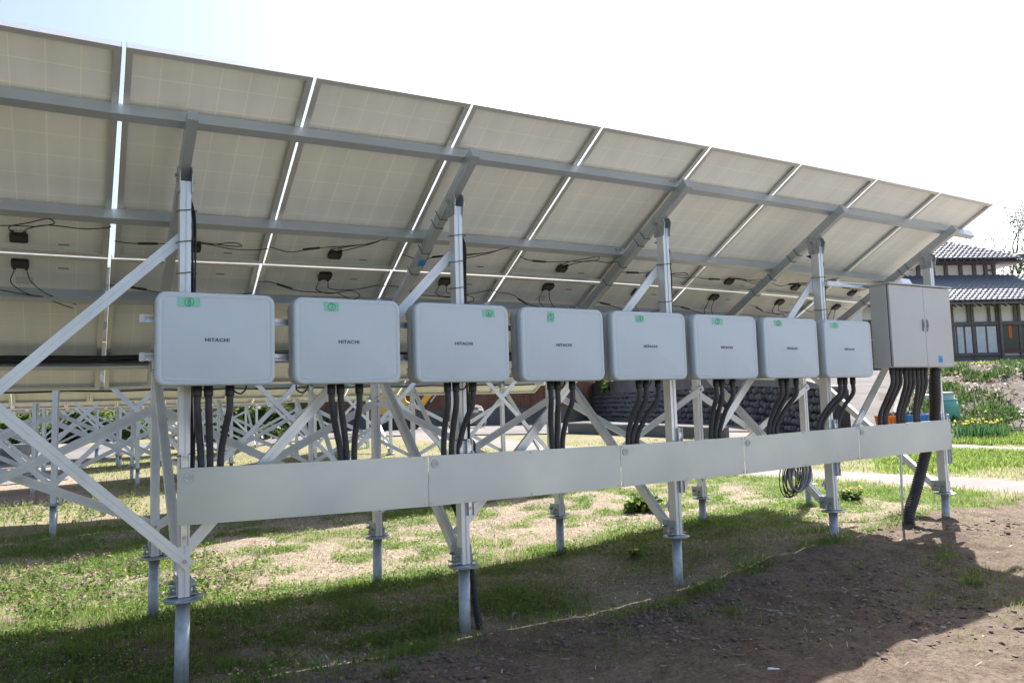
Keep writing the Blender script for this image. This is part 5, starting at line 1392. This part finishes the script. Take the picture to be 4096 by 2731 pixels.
# clods and pebbles
def clod_field(name, n0, dens, box_, s0, s1, material, label, cat):
    xy = in_view(sample(n0, *box_, dens)); n = len(xy); base = np.array([v.co for v in STONES[0].vertices]) * 2
    bm = bmesh.new(); bmesh.ops.create_icosphere(bm, subdivisions=1, radius=1); bv = np.array([v.co[:] for v in bm.verts]); bf = np.array([[v.index for v in f.verts] for f in bm.faces]); bm.free()
    s = s0 + (s1 - s0) * rng.random(n) ** 3.2; ang = rng.random(n) * 6.28
    jit = 1 + .9 * (rng.random((n, len(bv))) - .5)
    V = bv[None] * jit[:, :, None] * np.stack([s, s * (.6 + .4 * rng.random(n)), s * (.3 + .35 * rng.random(n))], 1)[:, None]
    c_, s_ = np.cos(ang)[:, None], np.sin(ang)[:, None]
    V = np.stack([V[:, :, 0] * c_ - V[:, :, 1] * s_, V[:, :, 0] * s_ + V[:, :, 1] * c_, V[:, :, 2]], 2)
    V += np.stack([xy[:, 0], xy[:, 1], terrain(xy[:, 0], xy[:, 1]) + s * .08], 1)[:, None]
    F = (np.arange(n) * len(bv))[:, None, None] + bf[None]
    return stuff(put(name, np_mesh(name, V.reshape(-1, 3), [F.reshape(-1, 3)], material)), label, cat)
def clod_d(x, y):
    m_ = y - mound(x); return np.clip(np.exp(-((m_ + .2) / .22) ** 2) * (x > 1.6) * (x < 5.5) * .75 + .16 * (m_ < .1) * ss(.45, .7, vnoise(x, y, .5)), 0, 1) * (vnoise(x, y, .25) > .4)
CLOD = mat('clod', (.155, .12, .10), .95, noise=.4, nscale=20, bump=.5, bscale=120)
clod_field('soil_clods', 80000, clod_d, (1, 9, -2.2, 1.5), .002, .024, CLOD, 'loose clods of turned soil along the foot of the mound', 'soil')
PEB = mat('pebble', (.25, .215, .18), .85, noise=.3, nscale=9)
clod_field('pebbles', 16000, lambda x, y: .9 * np.exp(-(((x - 5.0) / 1.2) ** 2 + ((y + .55) / .35) ** 2)) * (vnoise(x, y, .3) > .4) + .03, (2, 9, -2.2, 3), .005, .022, PEB, 'small pale pebbles on the shaded track', 'pebbles')

# dandelions
def dandelion(x, y, label, s=1.0, nfl=6):
    z = tz(x, y); o = empty('dandelion', (x, y, z)); tag(o, label, 'dandelion', 'dandelions in the grass')
    n = int(240 * s); a_ = rng.random(n) * 6.28; P = np.stack([np.cos(a_) * rng.random(n) * .13 * s, np.sin(a_) * rng.random(n) * .13 * s, .02 + .08 * s * rng.random(n)], 1)
    leaves('leaf_rosette', P, .022 * s + .03 * rng.random(n), WEED, rng.random(n), .4, o, 1.8)
    for i in range(nfl):
        r_ = random.uniform(.02, .12) * s; t = random.uniform(0, 6.28); c = Vector((r_ * math.cos(t), r_ * math.sin(t), random.uniform(.09, .15) * s))
        mb = MB().lathe(c, [(.004, -.008), (.020, .0), (.018, .008), (.006, .012)], 10); fl = mb.build('flower', YELLOW, o, True)
        MB().tube([(c.x * .4, c.y * .4, 0), c], .002, 5).build('stem', WEED, fl)
dandelion(6.95, 3.35, 'leafy dandelion clump in the sun beside the strut of the middle tall post', 1.9, 2)
dandelion(5.3, 1.45, 'single yellow dandelion in the shaded grass left of the middle pile', .5, 1)
dandelion(10.8, 5.8, 'dandelion with bright flowers just under the edge of the metal sheets', 1.6, 5)
dandelion(9.35, 2.25, 'dandelion clump with yellow flowers right of the cable coil', 1.2, 6)

# far grass, mid distance
xy = in_view(sample(170000, -14, 30, 6, 34, lambda x, y: np.clip(grass_density(x, y), 0, 1) * .8)); 
qv = (xy[:, 0] - CAM.x) * FH.x + (xy[:, 1] - CAM.y) * FH.y; rv = (xy[:, 0] - CAM.x) * RH.x + (xy[:, 1] - CAM.y) * RH.y
road = (qv > 20.4 - .1 * rv) & (rv > -8); xy = xy[~road & (qv < 27)]; n = len(xy)
stuff(blades('meadow_grass', xy, .03 + .06 * rng.random(n), .010 + .008 * rng.random(n), GRASS, np.clip(.3 + .6 * rng.random(n), 0, 1), .6), 'sunny grass between and beyond the rows', 'grass')
xy = in_view(sample(90000, 10.6, 24, -3, 6.2, lambda x, y: np.clip(grass_density(x, y) + .15, 0, 1) * .75 * (path_dist(x, y, PATH_A) > .62) * (path_dist(x, y, PATH_B) > .5))); n = len(xy)
stuff(blades('path_side_grass', xy, .03 + .06 * rng.random(n), .007 + .006 * rng.random(n), GRASS, np.clip(.25 + .65 * rng.random(n), 0, 1), .6), 'thin grass on both sides of the concrete paths at the right', 'grass')
# bright turf at the foot of the bank
q_ = rng.uniform(12.5, 19, 60000); k_ = rng.uniform(.45, .75, 60000); pts = np.stack([CAM.x + FH.x * q_ + RH.x * q_ * k_, CAM.y + FH.y * q_ + RH.y * q_ * k_], 1); qs_, ks_ = q_, k_
pts = pts[(path_dist(pts[:, 0], pts[:, 1], PATH_B) > .6) & (vnoise(pts[:, 0], pts[:, 1], .7) > .3) & (ss(12.5, 14.5, qs_[:60000]) * ss(.45, .5, ks_) > rng.random(60000))]; n = len(pts)
stuff(blades('verge_grass', pts, .05 + .10 * rng.random(n), .012 + .008 * rng.random(n), GRASS, np.clip(.2 + .6 * rng.random(n), 0, 1), .6), 'longer fresh grass on the verge below the bank', 'grass')
# sprouting lilies on the bank
cl = []
for _ in range(520):
    q = random.uniform(19, 30.5); k0 = random.uniform(.5 + .05 * (q - 18.6) / 12, .78)
    if float(vnoise(q * 1.3, k0 * 30, 1.6)) < .45: continue
    cl.append((q, k0 * q))
P = []; 
for q, r in cl:
    p = qr(q, r); m_ = 26; s = random.uniform(.5, 1.1)
    P.append(np.stack([p.x + rng.normal(size=m_) * .16 * s, p.y + rng.normal(size=m_) * .16 * s, np.full(m_, bank_z(q, r))], 1))
P = np.concatenate(P); n = len(P); zmap = P[:, 2].copy()
stuff(blades('bank_lilies', P[:, :2], .14 + .17 * rng.random(n), .03 + .02 * rng.random(n), LILY, rng.random(n), .5, 0, lambda x, y: zmap), 'clumps of fresh green lily sprouts all over the bank', 'plants')
# turf lip of the bank
q_ = rng.uniform(29.5, 33, 26000); k_ = rng.uniform(.53, .8, 26000); zz = np.array([bank_z(a, a * b) for a, b in zip(q_[:9000], k_[:9000])]); q_, k_ = q_[:9000], k_[:9000]
pts = np.stack([CAM.x + FH.x * q_ + RH.x * q_ * k_, CAM.y + FH.y * q_ + RH.y * q_ * k_], 1); n = len(pts)
stuff(blades('bank_top_grass', pts, .10 + .12 * rng.random(n), .03 + .02 * rng.random(n), GRASS, .3 + .5 * rng.random(n), .6, 0, lambda x, y: zz + .03), 'grass along the top edge of the bank', 'grass')
# litter flakes on the bank
q_ = rng.uniform(18.8, 30.5, 1800); k_ = rng.uniform(.5, .8, 1800); zz2 = np.array([bank_z(a, a * b) for a, b in zip(q_, k_)])
P = np.stack([CAM.x + FH.x * q_ + RH.x * q_ * k_, CAM.y + FH.y * q_ + RH.y * q_ * k_, zz2 + .05 + .1 * rng.random(1800)], 1)
stuff(leaves('fallen_leaves', P, .05 + .07 * rng.random(1800), STRAW, rng.random(1800), .6), 'pale fallen leaves littering the bank', 'leaves')
# daffodils
for u, lab in ((2225, 'left'), (2268, 'right')):
    p = at_q(u, 992, 18.6); z = tz(p.x, p.y); o = empty('daffodil_clump', (p.x, p.y, z)); tag(o, 'daffodil clump with yellow flowers at the foot of the bank, %s of two' % lab, 'daffodils', 'daffodils by the bank')
    m_ = 420; xy = rng.normal(size=(m_, 2)) * np.array([.28, .2]); blades('leaf_tuft', xy, .22 + .16 * rng.random(m_), .016 + .006 * rng.random(m_), DAFF, rng.random(m_), .35, 0, lambda x, y: np.zeros(len(x)), o)
    for i in range(13):
        c = Vector((random.gauss(0, .3), random.gauss(0, .2), random.uniform(.3, .42))); f_ = MB().lathe(c, [(.01, 0), (.045, .012), (.02, .02), (.018, .05)], 8).build('flower', mat('daffodil_yellow', (.8, .66, .08), .6) if i == 0 and u == 2225 else bpy.data.materials['daffodil_yellow'], o, True)
        MB().tube([(c.x, c.y, .05), c], .004, 5).build('stem', DAFF, f_)

# trees and shrubs
def limb(mb, p, d, L, r, depth, tips):
    pts = [p]; n = 5
    for i in range(n):
        d = (d + Vector((random.gauss(0, .14), random.gauss(0, .14), random.gauss(0, .08)))).normalized(); p = p + d * L / n; pts.append(p)
    mb.tube(pts, [r * (1 - .5 * i / n) for i in range(n + 1)], 6)
    if depth == 0: tips.append(pts); return
    for _ in range(random.randint(3, 4)):
        k_ = random.randint(2, n); dd = (d + Vector((random.gauss(0, .55), random.gauss(0, .55), random.gauss(.12, .3)))).normalized()
        limb(mb, pts[k_], dd, L * random.uniform(.55, .75), r * .5, depth - 1, tips)
def tree(loc, H, label, leafn, material, leaf, depth=3, trunk=.16, spread=.5):
    o = empty('tree', loc); tag(o, label, 'tree'); mb = MB(); tips = []
    limb(mb, Vector((0, 0, -.1)), Vector((0, 0, 1)), H * .42, trunk, depth, tips); mb.build('trunk', BARK, o, True)
    P = []
    for pts in tips:
        for q_ in pts[1:]:
            P.append(np.array(q_)[None] + rng.normal(size=(leafn, 3)) * spread)
    P = np.concatenate(P); leaves('crown', P, leaf * (.6 + .8 * rng.random(len(P))), material, rng.random(len(P)), 0, o); return o
p = qr(50, 50 * (2336 * 1.7415 - 2048) / 3096.67 + .8, YARD); tree(p, 13.0, 'sparse young tree in bud standing behind the right end of the house', 4, BUSH, .075, 4, .16, .22)
p = qr(52, 52 * (2336 * 1.7415 - 2048) / 3096.67 + 3.0, YARD); tree(p, 12.5, 'leafier tree at the right edge behind the house', 8, BUSH, .09, 3, .18, .4)
def shrub(loc, size, label, n, material, leaf):
    o = empty('shrub', loc); tag(o, label, 'shrub', 'shrubs in the background'); st = MB()
    for i in range(7):
        a_ = i * .9; st.tube([(0, 0, -.1), (size[0] * .3 * math.cos(a_), size[1] * .3 * math.sin(a_), size[2] * .45), (size[0] * .55 * math.cos(a_), size[1] * .55 * math.sin(a_), size[2] * .8)], [.03, .02, .01], 5)
    st.build('stem', BARK, o)
    k_ = max(6, n // 220); c = rng.normal(size=(k_, 3)) * np.array(size) * .42 + np.array([0, 0, size[2] * .55]); c[:, 2] = np.clip(c[:, 2], size[2] * .15, size[2])
    P = c[rng.integers(0, k_, n)] + rng.normal(size=(n, 3)) * np.array(size) * .17; P[:, 2] = np.clip(P[:, 2], 0, None)
    leaves('crown', P, leaf * (.6 + .8 * rng.random(n)), material, rng.random(n), .1, o); return o
for i, (t, s, lab) in enumerate(((19.5, (1.5, 1.0, 1.2), 'dark green shrub overhanging the concrete cap of the cobble wall'), (24.5, (1.3, 1.0, 1.1), 'yellow green bush on the far end of the cobble wall'), (15.5, (1.3, .9, .9), 'low bush above the middle of the cobble wall'))):
    p = WALL_S + WD * t - WN * .9; shrub((p.x, p.y, wall_base(t) + STONEH + .15), s, lab, 2600, BUSH if i != 1 else LILY, .13)
for i, (u, q, s) in enumerate(((20, 46, (3, 1.5, 1.6)), (90, 48, (3.2, 1.5, 1.9)), (165, 50, (3, 1.5, 1.6)), (235, 50, (3.4, 1.6, 1.8)), (310, 50, (3, 1.5, 1.7)), (-60, 46, (3, 1.5, 1.7)), (640, 37, (2.2, 1.4, 1.3)), (560, 39, (2.0, 1.2, 1.1)))):
    p = at_q(u, 985, q); z = tz(p.x, p.y)
    labs = ['green hedge bush far left beyond the rows, second of the line', 'green hedge bush far left beyond the rows, third of the line', 'green hedge bush far left beyond the rows, fourth of the line', 'green hedge bush far left beyond the rows, fifth of the line', 'green hedge bush far left beyond the rows, rightmost of the line', 'green hedge bush far left beyond the rows, leftmost of the line', 'round green bush in front of the red shed, right one', 'round green bush in front of the red shed, left one']
    shrub((p.x, p.y, z - .05), s, labs[i], 3200, WEED if i < 6 else BUSH, .2)
# far wood and hills on the horizon
xs = np.linspace(-170, 60, 90); vs = []; fs = []
for i, x in enumerate(xs):
    p = qr(190, x); hgt = 7 + 5 * float(vnoise(x, 2, 9)) + 2.5 * float(vnoise(x, 5, 2.4))
    for dq, k_ in ((0, 0), (3, .75), (9, 1), (30, .9), (60, 0)):
        pp_ = qr(190 + dq, x + random.uniform(-.8, .8)); vs.append((pp_.x, pp_.y, -1 + (hgt + random.uniform(-.5, .5)) * k_))
fs = [(i * 5 + k, i * 5 + k + 1, i * 5 + k + 6, i * 5 + k + 5) for i in range(len(xs) - 1) for k in range(4)]
HILLM = mat('far_wood', (.045, .065, .075), .95, noise=.5, nscale=.35, bump=1.0, bscale=1.2)
o = MB().add(vs, fs).build('far_wood', HILLM, None, True); stuff(o, 'dark far off wood along the horizon on the left', 'wood')

for o in bpy.data.objects:
    if o.parent and o.name.split('.')[0] in ('screws', 'vent_slots', 'eave_rafters', 'track_pads', 'rollers', 'ribs', 'print', 'panel_gaps', 'hose', 'canopy_posts', 'clip', 'tie', 'grey_loops', 'black_loops', 'leaf_tuft'):
        o['kind'] = 'stuff'
